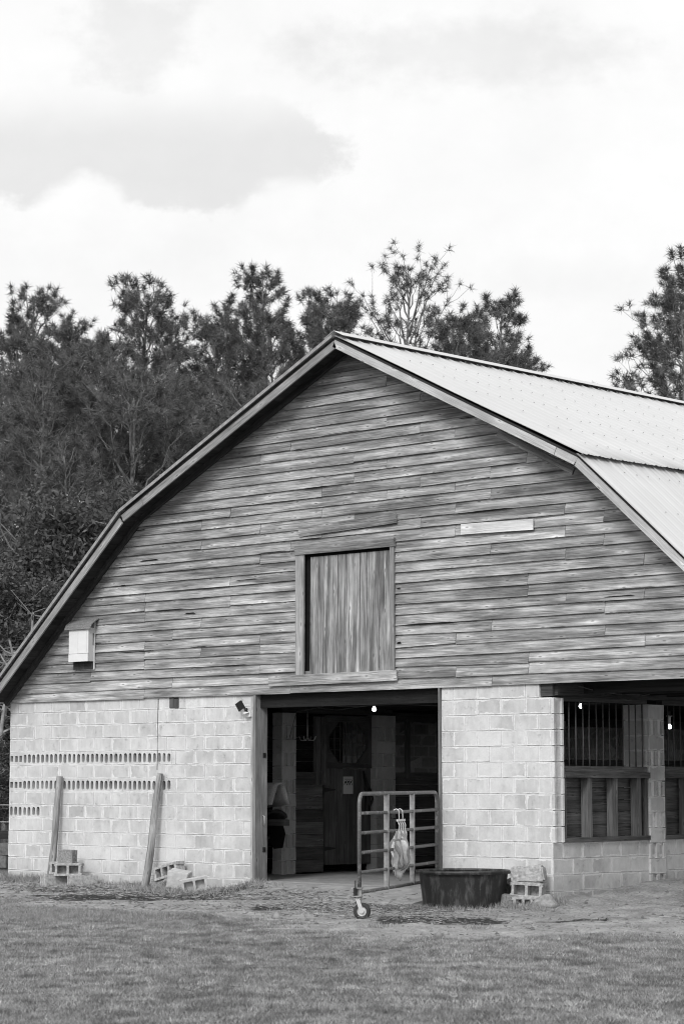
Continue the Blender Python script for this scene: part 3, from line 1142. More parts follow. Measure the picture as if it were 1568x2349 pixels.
def roof_sheet(a, b2, lift0, lift1, ext0, ext1, rows_of_screws):
    A, B = Vector((a[0], 0, a[1])), Vector((b2[0], 0, b2[1]))
    d = (B - A).normalized()
    nrm = Vector((-d.z, 0, d.x)); nrm = nrm if nrm.z > 0 else -nrm
    A2, B2 = A - d * ext0 + nrm * lift0, B + d * ext1 + nrm * lift1
    ys = np.arange(YF - 0.045, 22.2, 0.02)
    h = corr(ys)
    ns = 7
    V, n_y = [], len(ys)
    jag = npr.normal(0, 0.006, n_y)
    for i in range(ns):
        t = i / (ns - 1)
        P = np.array(A2.lerp(B2, t))
        wob = 0.004 * np.sin(ys * 2.1 + i * 1.7)
        pts = P[None, :] + np.array(nrm)[None, :] * (h + wob)[:, None]
        if i in (0, ns - 1):
            pts = pts + np.array(d)[None, :] * jag[:, None]
        pts[:, 1] = ys
        V.append(pts)
    top = np.concatenate(V)
    bot = top - np.array(nrm)[None, :] * 0.003
    N = len(top)
    id_ = np.arange(N).reshape(ns, n_y)
    q = np.stack([id_[:-1, :-1], id_[1:, :-1], id_[1:, 1:], id_[:-1, 1:]], -1).reshape(-1, 4)
    fr = np.stack([id_[:-1, 0], id_[1:, 0], id_[1:, 0] + N, id_[:-1, 0] + N], -1)
    e0 = np.stack([id_[0, :-1], id_[0, 1:], id_[0, 1:] + N, id_[0, :-1] + N], -1)
    e1 = np.stack([id_[-1, 1:], id_[-1, :-1], id_[-1, :-1] + N, id_[-1, 1:] + N], -1)
    F = np.concatenate([q, q[:, ::-1] + N, fr, e0, e1])
    mi = np.zeros(len(F), int)
    Vs = [top, bot]; Fs = [F]; mis = [mi]
    base = 2 * N
    # screw heads
    dn = np.array(d); nn = np.array(nrm)
    for tt in rows_of_screws:
        for yy in np.arange(0.02, 21.5, 0.24):
            P = np.array(A2.lerp(B2, tt)) + dn * npr.normal(0, 0.012)
            P = P + nn * 0.030; P[1] = yy + 0.10 + npr.normal(0, 0.01)
            if npr.random() < 0.06: continue
            r = 0.010
            ring = np.array([P + (dn * math.cos(k * math.pi / 3) + np.array([0, 1, 0]) * math.sin(k * math.pi / 3)) * r for k in range(6)])
            ring2 = ring + nn * 0.008
            Vs.append(np.concatenate([ring, ring2]))
            Fs.append(np.array([[base + 6, base + 7, base + 8, base + 9], [base + 9, base + 10, base + 11, base + 6]] +
                               [[base + k, base + (k + 1) % 6, base + 6 + (k + 1) % 6, base + 6 + k] for k in range(6)]))
            mis.append(np.ones(8, int)); base += 12
    return np_mesh('roof_sheet', np.concatenate(Vs), np.concatenate(Fs), ['roof', 'screw'], parent=barn, mi=np.concatenate(mis))


SCR = [0.06, 0.2, 0.34, 0.48, 0.62, 0.76, 0.9]
roof_sheet(PL, PLB, 0.070, 0.070, 0.10, 0.02, [0.1, 0.3, 0.5, 0.7, 0.9])
roof_sheet(PLB, PA, 0.085, 0.062, 0.07, 0.0, SCR)
roof_sheet(PA, PRB, 0.062, 0.078, 0.0, 0.085, SCR)
roof_sheet(PRB, PR, 0.045, 0.050, 0.02, 0.10, [0.09, 0.29, 0.49, 0.69, 0.89])
# ridge cap
mb = MB()
for sg, dz in ((-1, 0.48), (1, 0.483)):
    d = Vector((sg, 0, -dz)).normalized()
    nrm = Vector((sg * dz, 0, 1)).normalized()
    apx = Vector((PA[0], 0, PA[1] + 0.125))
    mb.box(apx + d * 0.10 + Vector((0, 10.86, 0)), 0.20, 22.64, 0.004, (d, Y3, nrm), grain=1)
mb.build('ridge_cap', 'roof', barn)
for a, b2, u_ in ((PL, PLB, 0.078), (PLB, PA, 0.085)):        # rolled drip edge on the left rake
    rake('drip_edge', a, b2, 'gate_light', 1.0, depth=0.045, y=YF - 0.05, th=0.012, up0=u_)
# closure strip between sheet and barge board (dark purlin ends)
for a, b2 in zip(PROF[:-1], PROF[1:]):
    rake('purlin_edge', a, b2, 'soffit', 1.0, depth=0.028, y=YF + 0.012, th=0.03, up0=0.031)

# ---- doorway
mb = MB()
mb.box((5.515, 0.09, 1.42), 0.05, 0.24, 2.80, grain=2, tone=1.0)
mb.build('door_jamb', 'jamb', barn)
mb = MB()
mb.box((5.468, -0.018, 1.40), 0.045, 0.02, 2.76, grain=2, tone=1.1)
mb.build('door_trim', 'trim_old', barn)
mb = MB()
mb.box((8.985, 0.085, 1.45), 0.03, 0.24, 2.72, grain=2, tone=0.8)
mb.build('door_jamb', 'jamb', barn)
mb = MB()
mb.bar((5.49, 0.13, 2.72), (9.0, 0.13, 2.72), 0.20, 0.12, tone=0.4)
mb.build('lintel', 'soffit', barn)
for zc in (1.95, 0.62):                                       # bolted plates on the jamb
    mb = MB()
    mb.box((5.543, 0.15, zc), 0.006, 0.055, 0.07)
    mb.tube([(5.545, 0.15, zc + .01), (5.562, 0.15, zc + .01)], 0.011, 8)
    mb.build('bolt_plate', 'black_metal', barn)
mb = MB()
mb.tube([(5.545, 0.12, 1.10), (5.575, 0.12, 1.09), (5.578, 0.12, 1.0), (5.56, 0.13, 0.96)], 0.007, 6)
mb.build('door_hook', 'steel', barn, smooth=True)

# ---- floor slab and ramp
mb = MB()
mb.box((5.45, 11.2, 0.05), 10.3, 22.0, 0.26)
mb.build('barn_floor', 'slab', barn)
mb = MB()
x0, x1 = 5.9, 9.3
pts = [(0.20, 0.175), (-0.05, 0.172), (-0.9, 0.045), (-1.15, -0.05)]
for (ya, za), (yb, zb) in zip(pts[:-1], pts[1:]):
    mb.face([(x0, yb, zb), (x1, yb, zb), (x1, ya, za), (x0, ya, za)])
mb.face([(x1, y, z_) for y, z_ in reversed(pts)] + [(x1, 0.2, -0.1)])
mb.face([(x0, y, z_) for y, z_ in pts] + [(x0, 0.2, -0.1)])
rp = mb.build('ramp', 'slab')
tag(rp, kind='structure')

# ---- inside: left row of stalls along the aisle (plane x = 4.2)
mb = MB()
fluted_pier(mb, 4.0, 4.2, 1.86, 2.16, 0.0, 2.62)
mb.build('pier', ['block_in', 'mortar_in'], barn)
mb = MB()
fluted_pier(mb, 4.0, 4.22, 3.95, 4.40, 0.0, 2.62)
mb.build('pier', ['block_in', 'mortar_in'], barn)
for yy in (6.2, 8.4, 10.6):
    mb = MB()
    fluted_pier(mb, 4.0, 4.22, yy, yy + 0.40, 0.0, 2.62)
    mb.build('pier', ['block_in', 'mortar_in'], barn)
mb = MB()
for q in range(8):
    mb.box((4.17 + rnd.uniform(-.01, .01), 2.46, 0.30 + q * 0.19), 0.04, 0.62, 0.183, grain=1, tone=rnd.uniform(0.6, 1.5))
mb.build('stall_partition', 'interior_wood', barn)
mb = MB()
for yy in (2.66, 2.80):
    mb.box((4.16, yy, 2.05), 0.06, 0.10, 1.05, grain=2, tone=1.2)
mb.build('stall_post', 'interior_wood', barn)
sd = bpy.data.objects.new('stall_door', None); COL.objects.link(sd); sd.parent = barn
mb = MB()
ys_ = [2.87, 3.06, 3.24, 3.42, 3.60, 3.78, 3.93]
for a, b2 in zip(ys_[:-1], ys_[1:]):
    mb.box((4.10 + rnd.uniform(-.003, .003), (a + b2) / 2, 1.04), 0.03, b2 - a - 0.004, 1.48, grain=2, tone=rnd.uniform(1.0, 1.5))
mb.build('door_leaf', 'interior_wood', sd)
mb = MB()                                  # grille frame with cut-off corners (octagonal opening)
mb.bar((4.11, 2.86, 1.83), (4.11, 3.93, 1.83), 0.08, 0.05, tone=0.7)
mb.bar((4.11, 2.86, 2.55), (4.11, 3.93, 2.55), 0.10, 0.05, tone=0.9)
for yy in (2.90, 3.89):
    mb.box((4.11, yy, 2.19), 0.05, 0.08, 0.66, grain=2, tone=0.9)
for (yy, zz_, sy, sz) in ((2.94, 1.87, 1, 1), (3.85, 1.87, -1, 1), (2.94, 2.50, 1, -1), (3.85, 2.50, -1, -1)):
    P = [(4.138, yy, zz_), (4.138, yy + sy * 0.24, zz_), (4.138, yy, zz_ + sz * 0.24)]
    if sy * sz < 0: P.reverse()
    mb.face(P, [(0, 0), (.2, 0), (0, .2)], 0.9)
    mb.face([(4.10, q[1], q[2]) for q in reversed(P)], [(0, 0), (.2, 0), (0, .2)], 0.9)
mb.build('grille_frame', 'interior_wood', sd)
for q in range(7):
    mb = MB()
    mb.tube([(4.09, 3.0 + q * 0.13, 1.86), (4.09, 3.0 + q * 0.13, 2.52)], 0.008, 5)
    mb.build('grille_bar', 'rust_bar', sd)
for zc in (1.45, 0.55):
    mb = MB()
    mb.face([(4.122, 2.86, zc - .035), (4.122, 2.86, zc + .035), (4.122, 3.12, zc + .008), (4.122, 3.12, zc - .008)][::-1])
    mb.box((4.125, 2.845, zc), 0.02, 0.03, 0.14)
    mb.build('hinge', 'black_metal', sd)
# next stall further in
mb = MB()
for q in range(8):
    mb.box((4.15, 5.3, 0.30 + q * 0.19), 0.04, 1.75, 0.183, grain=1, tone=rnd.uniform(0.5, 1.0))
mb.bar((4.12, 4.4, 2.6), (4.12, 21, 2.6), 0.14, 0.08, tone=0.6)
mb.bar((4.12, 1.9, 2.68), (4.12, 4.4, 2.68), 0.12, 0.08, tone=0.6)
for yy in (4.75, 5.55):
    mb.box((4.16, yy, 2.1), 0.05, 0.09, 0.95, grain=2, tone=1.0)
mb.build('stall_partition', 'interior_wood', barn)
# partition behind the saddle corner, right row of stalls
mb = MB()
for q in range(13):
    mb.box((3.05, 2.4, 0.28 + q * 0.19), 0.03, 4.0, 0.185, grain=1, tone=rnd.uniform(0.5, 0.8))
mb.build('stall_partition', 'interior_wood', barn)
mb = MB()
for q in range(9):
    mb.box((8.45, 4.7, 0.28 + q * 0.19), 0.04, 7.0, 0.185, grain=1, tone=rnd.uniform(0.5, 0.9))
mb.build('stall_partition', 'interior_wood', barn)

# ------------------------------------------------------------------ lamps, wires, hooks
def bulb(loc, label, drop=0.12):
    t = thing('light_bulb', label, 'light bulb', loc, 0, 'bare bulbs hanging in the barn')
    mb = MB()
    mb.lathe([(0.0, drop), (0.045, drop), (0.05, drop - .012), (0.02, drop - .02), (0.022, 0.045), (0.02, 0.03), (0.0, 0.03)], (0, 0, 0), seg=14)
    mb.build('lamp_holder', 'white_paint', t, smooth=True)
    mb = MB()
    pr = [(0.0, -0.040)] + [(0.032 * math.sin(a), -0.008 - 0.032 * math.cos(a)) for a in np.linspace(0.3, 2.4, 9)] + [(0.016, 0.03)]
    mb.lathe(pr, (0, 0, 0), seg=16)
    mb.build('glass', 'bulb', t, smooth=True)
    mb = MB()
    mb.tube([(0, 0, drop), (0, 0, drop + 0.06)], 0.018, 8)
    mb.build('cord', 'cable', t)
    return t


bulb((6.2, 1.74, 2.632), 'lit bare bulb hanging inside the open doorway')
bulb((8.2, 4.05, 2.685), 'lit bare bulb glowing behind the bars of the nearest stall window')
bulb((9.0, 5.14, 2.39), 'lit bare bulb beyond the block pier, behind the farther window at the right edge', 0.16)

mb = MB()
mb.tube([(5.6, 0.9, 2.69), (6.2, 1.2, 2.65), (6.9, 1.5, 2.68), (7.6, 1.6, 2.64), (8.6, 1.9, 2.66)], 0.006, 5)
mb.tube([(5.2, 1.6, 2.66), (5.7, 1.5, 2.62), (6.2, 1.74, 2.69), (6.8, 1.5, 2.69)], 0.006, 5)
mb.tube([(5.0, 1.2, 2.2), (5.05, 1.3, 2.6), (5.5, 1.4, 2.67)], 0.006, 5)
tag(mb.build('cable', 'cable'), 'slack electric cables looping under the dark ceiling of the doorway', 'cable')
mb = MB()
mb.tube([(11.0, 0.35, 2.79), (11.05, 0.7, 2.73), (11.05, 1.1, 2.71), (11.05, 1.7, 2.71), (11.05, 2.0, 2.74), (11.05, 2.6, 2.76), (11.05, 3.6, 2.76)], 0.006, 5)
tag(mb.build('cable', 'cable'), 'thin cable sagging along the beam over the barred window', 'cable')

# hanging tack hook
mb = MB()
c0 = Vector((4.55, 2.05, 2.64))
mb.tube([c0, c0 - Z3 * 0.12], 0.005, 6)
mb.tube([c0 - Z3 * 0.12, c0 - Z3 * 0.42], 0.008, 6)
for a in (0, 90, 180, 270):
    d = Vector((math.cos(R(a + 20)), math.sin(R(a + 20)), 0))
    b0 = c0 - Z3 * 0.40
    mb.tube([b0, b0 + d * 0.05 - Z3 * 0.045, b0 + d * 0.11 - Z3 * 0.04, b0 + d * 0.14 + Z3 * 0.02], 0.007, 6)
tag(mb.build('tack_hook', 'steel', smooth=True), 'four-pronged metal tack hook hanging in the doorway', 'hook')

# paper notice on the stall door
nt = thing('paper_notice', 'pale paper notice with three dark horse figures pinned to the stall door', 'notice', (4.125, 3.40, 1.52))
mb = MB(); mb.box((0, 0, 0), 0.006, 0.22, 0.27); mb.build('sheet', 'paper', nt)
mb = MB()
mb.box((0.004, 0.0, 0.095), 0.003, 0.17, 0.008)
for q, (yy, rr) in enumerate(((-0.06, 0.3), (0.0, -0.2), (0.06, 0.15))):
    mb.bar((0.004, yy - 0.016, 0.055), (0.004, yy + 0.016, 0.045), 0.022, 0.003, up=(0, 0, 1))
    mb.bar((0.004, yy - 0.014, 0.05), (0.004, yy - 0.024 - rr * .02, 0.0), 0.010, 0.003, up=(0, 1, 0))
    mb.bar((0.004, yy + 0.012, 0.05), (0.004, yy + 0.018 + rr * .04, 0.0), 0.010, 0.003, up=(0, 1, 0))
    mb.bar((0.004, yy + 0.014, 0.055), (0.004, yy + 0.03, 0.075), 0.012, 0.003, up=(0, 0, 1))
mb.build('print', 'ink', nt)

# halter and cloth hung on the stall door
mb = MB()
mb.tube([(4.16, 3.72, 1.74), (4.17, 3.76, 1.4), (4.17, 3.74, 1.12), (4.17, 3.82, 1.05), (4.17, 3.86, 1.25), (4.16, 3.80, 1.55), (4.16, 3.72, 1.74)], 0.014, 6)
mb.tube([(4.16, 3.74, 1.62), (4.17, 3.86, 1.45), (4.17, 3.92, 1.30), (4.17, 3.84, 1.18)], 0.018, 6)
tag(mb.build('halter', 'leather', smooth=True), 'dark halter straps hanging on the right side of the stall door', 'halter')

# saddle pad over a rack bar, saddle below
rack = thing('saddle_rack', 'dark wooden saddle rack just inside the left door jamb', 'rack', (4.85, 0.95, 0))
mb = MB(); mb.bar((-1.6, 0.0, 0.985), (0.36, 0.0, 0.985), 0.09, 0.09, tone=0.5); mb.build('bar', 'interior_wood', rack)
mb = MB(); mb.bar((-1.6, 0.0, 1.42), (0.1, 0.0, 1.42), 0.06, 0.09, tone=0.5); mb.build('bar', 'interior_wood', rack)
mb = MB(); mb.box((-0.9, 0.0, 0.80), 0.09, 0.09, 1.3, grain=2, tone=0.5); mb.build('post', 'interior_wood', rack)


def drape(name, c, xlen, half, drop, mat, th, seg=14, flare=0.10, slope=0.0):
    mb = MB()
    prof = []
    for i in range(seg + 1):
        a = math.pi * i / seg
        prof.append((-math.cos(a) * half, math.sin(a) * half * 0.8))
    prof = [(-half - flare, -drop), (-half - flare * 0.5, -drop * 0.5)] + prof + [(half + flare * 0.5, -drop * 0.5), (half + flare, -drop)]
    nxs = 8
    grid = []
    for k in range(nxs + 1):
        t = k / nxs
        x = -xlen / 2 + xlen * t
        grid.append([Vector((c[0] + x + (0.10 * (q[1] < 0) * (1 - t) if False else 0), c[1] + q[0] * (1 + 0.05 * math.sin(t * 5)), c[2] + q[1] * (1 - 0.25 * t * (q[1] < 0)) + slope * t)) for q in prof])
    for k in range(nxs):
        for j in range(len(prof) - 1):
            mb.face([grid[k][j], grid[k + 1][j], grid[k + 1][j + 1], grid[k][j + 1]])
    o = mb.build(name, mat, smooth=True)
    md = o.modifiers.new('s', 'SOLIDIFY'); md.thickness = th; md.offset = 0
    return o


tag(drape('saddle_pad', (4.72, 0.95, 1.47), 0.72, 0.10, 0.30, 'felt', 0.028), 'thick grey felt saddle pad folded over the rack inside the doorway', 'saddle pad')
# saddle: lofted seat, flaps, girth strap
sad = thing('saddle', 'black leather saddle on the lower bar inside the doorway', 'saddle', (4.72, 0.95, 1.03))
mb = MB()
secs = []
for i in range(13):
    t = i / 12
    x = -0.28 + 0.56 * t
    zt = 0.03 + 0.09 * (2 * t - 1) ** 2 + (0.05 if t < 0.08 else 0)
    wd = 0.10 + 0.10 * math.sin(min(1, t * 1.1) * math.pi * 0.5)
    secs.append([Vector((x, math.cos(a) * wd, zt - 0.10 * (1 - math.sin(a)))) for a in np.linspace(0, math.pi, 11)])
for a, b2 in zip(secs[:-1], secs[1:]):
    for j in range(10):
        mb.face([a[j], b2[j], b2[j + 1], a[j + 1]])
o = mb.build('seat', 'leather', sad, smooth=True)
md = o.modifiers.new('s', 'SOLIDIFY'); md.thickness = 0.03
for sg in (-1, 1):
    mb = MB()
    pr = [(-0.16, 0.0), (0.20, 0.0), (0.24, -0.16), (0.16, -0.36), (-0.02, -0.38), (-0.14, -0.22)]
    P = [Vector((x, sg * (0.19 + 0.05 * (-z_ / 0.38)), z_ - 0.06)) for x, z_ in pr]
    mb.face(P if sg < 0 else list(reversed(P)))
    o = mb.build('flap', 'leather', sad); md = o.modifiers.new('s', 'SOLIDIFY'); md.thickness = 0.012
mb = MB()
mb.tube([(0.2, -0.2, -0.1), (0.27, -0.24, -0.35), (0.33, -0.25, -0.52)], 0.009, 5)
mb.build('strap', 'leather', sad)
# black bin under the saddle
mb = MB()
mb.lathe([(0.0, 0.02), (0.17, 0.02), (0.20, 0.58), (0.215, 0.58), (0.215, 0.62), (0.0, 0.63)], (4.78, 0.72, 0.17), seg=20)
tag(mb.build('feed_bin', 'leather', smooth=True), 'black round feed bin standing under the saddle in the doorway', 'bin')

# ------------------------------------------------------------------ bat house on the gable
bh = thing('bat_house', 'white bat house with shingled lid fixed to the grey gable boards', 'bat house', (1.835, -0.04, 3.275))
mb = MB()
mb.box((0, -0.010, 0.38), 0.475, 0.018, 0.76, grain=2); mb.build('back_panel', 'shaded_paint', bh)
mb = MB()
for xa in (-0.15, 0.0, 0.15):
    mb.box((xa - 0.012, -0.026, 0.07), 0.146, 0.014, 0.125, grain=2, tone=0.5)
mb.build('landing_board', 'board_dark', bh)
D0 = -0.118
for sx_ in (-0.212, 0.212):
    mb = MB(); mb.box((sx_, -0.066, 0.38), 0.016, 0.094, 0.51); mb.build('side_panel', 'shaded_paint', bh)
mb = MB()
for xa, xb in ((-0.228, -0.018), (-0.014, 0.188), (0.192, 0.222)):
    mb.box(((xa + xb) / 2, D0 - 0.008, 0.44), xb - xa, 0.016, 0.385)
mb.build('front_panel', 'white_paint', bh)
mb = MB()
mb.box((-0.004, D0 - 0.012, 0.183), 0.448, 0.018, 0.118); mb.build('lower_panel', 'white_paint', bh)
mb = MB()
pr = [(0.01, 0.775), (-0.05, 0.745), (-0.10, 0.715), (-0.135, 0.685), (-0.155, 0.645), (-0.162, 0.612)]
for (ya, za), (yb, zb) in zip(pr[:-1], pr[1:]):
    mb.face([(-0.30, ya, za), (-0.30, yb, zb), (0.305, yb, zb), (0.305, ya, za)])
o = mb.build('lid', 'shingle', bh); md = o.modifiers.new('s', 'SOLIDIFY'); md.thickness = 0.014; md.offset = 0
mb = MB()
mb.box((0.222, -0.032, 0.46), 0.004, 0.012, 0.18); mb.build('vent_slot', 'dark', bh)

# ------------------------------------------------------------------ flood light by the door
fl = thing('flood_light', 'small dark square flood light tilted on a white block by the doorway', 'flood light', (5.42, -0.015, 2.53))
fl.scale = (0.78, 0.78, 0.78)
mb = MB(); mb.box((0.0, -0.035, 0.0), 0.12, 0.05, 0.085); mb.box((0.0, -0.05, 0.045), 0.09, 0.02, 0.02); mb.build('mount', 'white_paint', fl)
mb = MB(); mb.lathe([(0.0, 0.0), (0.06, 0.0), (0.064, 0.012), (0.055, 0.022), (0.0, 0.024)], (-0.02, -0.085, 0.02), ax=(0, -0.3, 1), seg=18); mb.build('sensor_plate', 'white_paint', fl, smooth=True)
mb = MB(); mb.lathe([(0.0, -0.035), (0.03, -0.018), (0.035, 0.0), (0.03, 0.018), (0.0, 0.035)], (0.0, -0.11, 0.085), ax=(1, 0, 0), seg=14)
mb.tube([(0, -0.06, 0.03), (0, -0.11, 0.085), (-0.08, -0.13, 0.10)], 0.012, 8); mb.build('swivel', 'black_metal', fl, smooth=True)
mb = MB()
axr = (Vector((0.93, 0, -0.37 + 0.72)).normalized(),)
ux = Vector((0.90, -0.1, 0.40)).normalized(); uz = Vector((-0.40, -0.25, 0.9)); uz = (uz - ux * uz.dot(ux)).normalized(); uy = uz.cross(ux)
mb.box((-0.11, -0.15, 0.15), 0.15, 0.05, 0.16, (ux, uy, uz))
mb.build('lamp_head', 'black_metal', fl)
mb = MB(); mb.box(Vector((-0.11, -0.15, 0.15)) - uz * 0.085 - uy * 0.01, 0.12, 0.03, 0.02, (ux, uy, uz)); mb.build('lens', 'steel', fl)

# ------------------------------------------------------------------ leaning posts
def lean_post(base, top, r0, r1, label):
    b_, t_ = Vector(base), Vector(top)
    mb = MB()
    n_ = 15
    P, RR = [], []
    for i in range(n_):
        t = i / (n_ - 1)
        P.append(b_.lerp(t_, t) + Vector((0.012 * math.sin(t * 7 + r0 * 90), 0, 0)))
        RR.append((r0 + (r1 - r0) * t) * rnd.uniform(0.92, 1.08))
    mb.tube(P, RR, 12)
    o = mb.build('wooden_post', 'post', smooth=False)
    autosmooth(o, 50)
    return tag(o, label, 'post', 'wooden posts leaning on the block wall')


lean_post((1.28, -0.22, -0.06), (1.32, -0.075, 1.66), 0.058, 0.046, 'round wooden post leaning on the block wall at far left, the straighter of two')
lean_post((3.47, -0.25, -0.06), (3.60, -0.075, 1.70), 0.061, 0.047, 'round wooden post leaning to the right against the cracked block wall')

# ------------------------------------------------------------------ loose concrete blocks
def cinder(label, c, rot, mat='cblock', size=(0.39, 0.19, 0.19), cores=2, holes='z', group='loose concrete blocks around the barn', solid=False, round_=False):
    """hollow block; long axis x, cores run along local z; rot = euler"""
    mb = MB()
    L, W, H = size
    if solid:
        mb.box((0, 0, 0), L, W, H)
    else:
        wall = 0.034
        n_c = cores
        cw = (L - wall * (n_c + 1)) / n_c
        # long webs
        for sg in (-1, 1):
            mb.box((0, sg * (W / 2 - wall / 2), 0), L, wall, H, tone=1.0)
        for i in range(n_c + 1):
            x = -L / 2 + wall / 2 + i * (cw + wall)
            mb.box((x, 0, 0), wall, W - 2 * wall, H - 0.002)
        mb.box((0, 0, -H / 2 + 0.03), L - 0.01, W - 0.01, 0.02, tone=1.0)  # added plate closing the cores so the holes stay dark
        # end ears
        for sg in (-1, 1):
            for s2 in (-1, 1):
                mb.box((sg * (L / 2 + 0.008), s2 * (W / 2 - 0.024), 0), 0.016, 0.040, H - 0.003)
    o = mb.build('concrete_block', mat)
    if solid:
        import bmesh
        bm = bmesh.new(); bm.from_mesh(o.data)
        bmesh.ops.remove_doubles(bm, verts=bm.verts, dist=1e-4)
        bmesh.ops.bevel(bm, geom=list(bm.edges), offset=0.022 if round_ else 0.008, segments=2, affect='EDGES')
        bmesh.ops.subdivide_edges(bm, edges=list(bm.edges), cuts=3, use_grid_fill=True)
        for v in bm.verts:
            p = v.co
            k = 0.010 if round_ else 0.003
            v.co += Vector((math.sin(p.y * 31 + p.z * 17), math.sin(p.x * 27 + p.z * 23), math.sin(p.x * 19 + p.y * 33))) * k
        bm.to_mesh(o.data); bm.free()
    else:
        bv = o.modifiers.new('b', 'BEVEL'); bv.width = 0.004; bv.segments = 1
    o.location = c
    o.rotation_euler = rot
    return tag(o, label, 'concrete block', group)


PI2 = math.pi / 2
# left pile
cinder('rough grey half block standing on top of the left pile', (1.83, -0.33, 0.458), (0, 0.03, R(25)), 'cblock_rough', (0.20, 0.19, 0.19), 1)
cinder('hollow block laid with its two square holes facing right, middle of the left pile', (1.90, -0.36, 0.265), (PI2, 0, R(38)), 'cblock')
cinder('block half hidden behind the straighter leaning post, in the left pile', (1.50, -0.12, 0.27), (PI2, 0, R(15)), 'cblock')
cinder('sunken block with open end at the bottom left of the left pile', (1.66, -0.42, 0.085), (0, 0, R(75)), 'cblock')
cinder('low block lying crosswise at the bottom right of the left pile', (2.12, -0.28, 0.085), (0.05, 0, R(70)), 'cblock')
# middle pile
cinder('block with three round holes leaning on the wall behind the tilted post', (3.95, -0.20, 0.29), (PI2, R(-14), R(6)), 'cblock', (0.44, 0.19, 0.19), 3)
cinder('dark block sunk in soil beneath the three holed block', (3.85, -0.18, 0.07), (0, 0, R(5)), 'cblock_rough')
cinder('pale tilted cube of concrete with a broken top in front of the wall', (4.40, -0.42, 0.19), (R(8), R(9), R(32)), 'cblock_pale', (0.30, 0.26, 0.24), 1, solid=True)
cinder('broken block fragment bridging the grass right of the pale cube', (4.80, -0.50, 0.13), (PI2 + 0.08, R(-10), R(48)), 'cblock_pale', (0.36, 0.19, 0.13), 2)
cinder('small broken chunk of concrete by the foot of the left door jamb', (5.28, -0.18, 0.08), (0.2, 0.1, R(10)), 'cblock_pale', (0.24, 0.16, 0.10), 1, solid=True, round_=True)
cinder('dark chunk between the tilted post pile and the pale cube', (4.12, -0.38, 0.10), (0.3, 0.2, R(60)), 'cblock_rough', (0.18, 0.14, 0.14), 1, solid=True, round_=True)
# right stack by the corner
cinder('rounded solid block on top of the stack at the barn corner', (10.70, -0.32, 0.425), (0, R(-3), R(28)), 'cblock', (0.42, 0.22, 0.20), 1, solid=True, round_=True)
cinder('hollow block with two square holes facing forward in the corner stack', (10.73, -0.36, 0.235), (PI2, R(3), R(22)), 'cblock')
cinder('broken holed block at the bottom of the corner stack', (10.76, -0.40, 0.06), (PI2, 0, R(30)), 'cblock', (0.36, 0.20, 0.19), 3)
cinder('tilted hollow block leaning between the black tub and the corner stack', (10.44, -0.14, 0.30), (R(35), R(-25), R(70)), 'cblock')
cinder('upright block piece on the ground right behind the black tub', (10.56, -0.55, 0.07), (0.1, 0.1, R(60)), 'cblock_rough', (0.22, 0.14, 0.22), 1, solid=True)
cinder('dark low block half hidden by the black tub', (10.22, -0.28, 0.08), (0, 0, R(20)), 'cblock_rough')
# stack at the left picture edge
cinder('dark block on top of the stack beyond the left barn corner', (-0.62, 0.55, 0.50), (0, 0, R(10)), 'cblock_dark')
cinder('dark moss stained block, middle of the stack beyond the left corner', (-0.80, 0.50, 0.30), (0, 0, R(4)), 'cblock_dark')
cinder('dark block at the bottom of the stack beyond the left corner', (-0.72, 0.56, 0.10), (0, 0, R(8)), 'cblock_dark')


def stone(label, c, s, mat='stone'):
    import bmesh
    bm = bmesh.new()
    bmesh.ops.create_icosphere(bm, subdivisions=3, radius=1)
    sd_ = rnd.uniform(0, 50)
    for v in bm.verts:
        p = v.co
        k = 1 + 0.18 * math.sin(p.x * 3 + sd_) * math.sin(p.y * 4 + sd_) + 0.12 * math.sin(p.z * 5 + sd_ * 2)
        v.co = Vector((p.x * k * s[0], p.y * k * s[1], p.z * k * s[2]))
    me = bpy.data.meshes.new('rock'); bm.to_mesh(me); bm.free()
    me.materials.append(M[mat])
    me.polygons.foreach_set('use_smooth', np.ones(len(me.polygons), dtype=bool))
    o = bpy.data.objects.new('rock', me); COL.objects.link(o)
    o.location = c
    return tag(o, label, 'rock')


stone('grey rock half buried in sand below the barn corner', (11.02, -0.38, 0.06), (0.17, 0.12, 0.12))
stone('small pale stone at the foot of the door jamb', (5.46, -0.30, 0.05), (0.08, 0.06, 0.05))

# ------------------------------------------------------------------ metal gate with its wheel
H0 = Vector((8.97, -0.07, 0.0)); F0 = Vector((10.72, -3.45, 0.0))
gv = (F0 - H0); GL = gv.length
gate = thing('metal_gate', 'tubular steel farm gate swung open on a caster wheel', 'gate', H0, math.atan2(gv.y, gv.x))
zb_, zt_ = 0.29, 1.44
mb = MB()
rr = 0.024; cr = 0.13
path = [(0.0, 0, zb_)]
path += [(0.0, 0, zt_ - cr)] + [(cr - cr * math.cos(a), 0, zt_ - cr + cr * math.sin(a)) for a in np.linspace(0.2, PI2, 7)]
path += [(GL - cr, 0, zt_)] + [(GL - cr + cr * math.sin(a), 0, zt_ - cr + cr * math.cos(a)) for a in np.linspace(0.2, PI2, 7)]
path += [(GL, 0, zb_)]
mb.tube(path, rr, 10)
mb.build('frame', 'gate', gate, smooth=True)
for i in range(5):
    mb = MB()
    zz_ = zb_ + 0.02 + i * (zt_ - zb_ - 0.02) / 5
    mb.tube([(0.02, 0, zz_), (GL * .5, 0, zz_ - 0.005), (GL - 0.02, 0, zz_)], 0.021, 10)
    mb.build('rail', 'gate', gate, smooth=True)
for f in (0.345, 0.675):
    mb = MB()
    mb.box((GL * f, 0.0, (zb_ + zt_) / 2), 0.040, 0.058, zt_ - zb_ - 0.02)
    mb.build('upright', 'gate_light', gate)
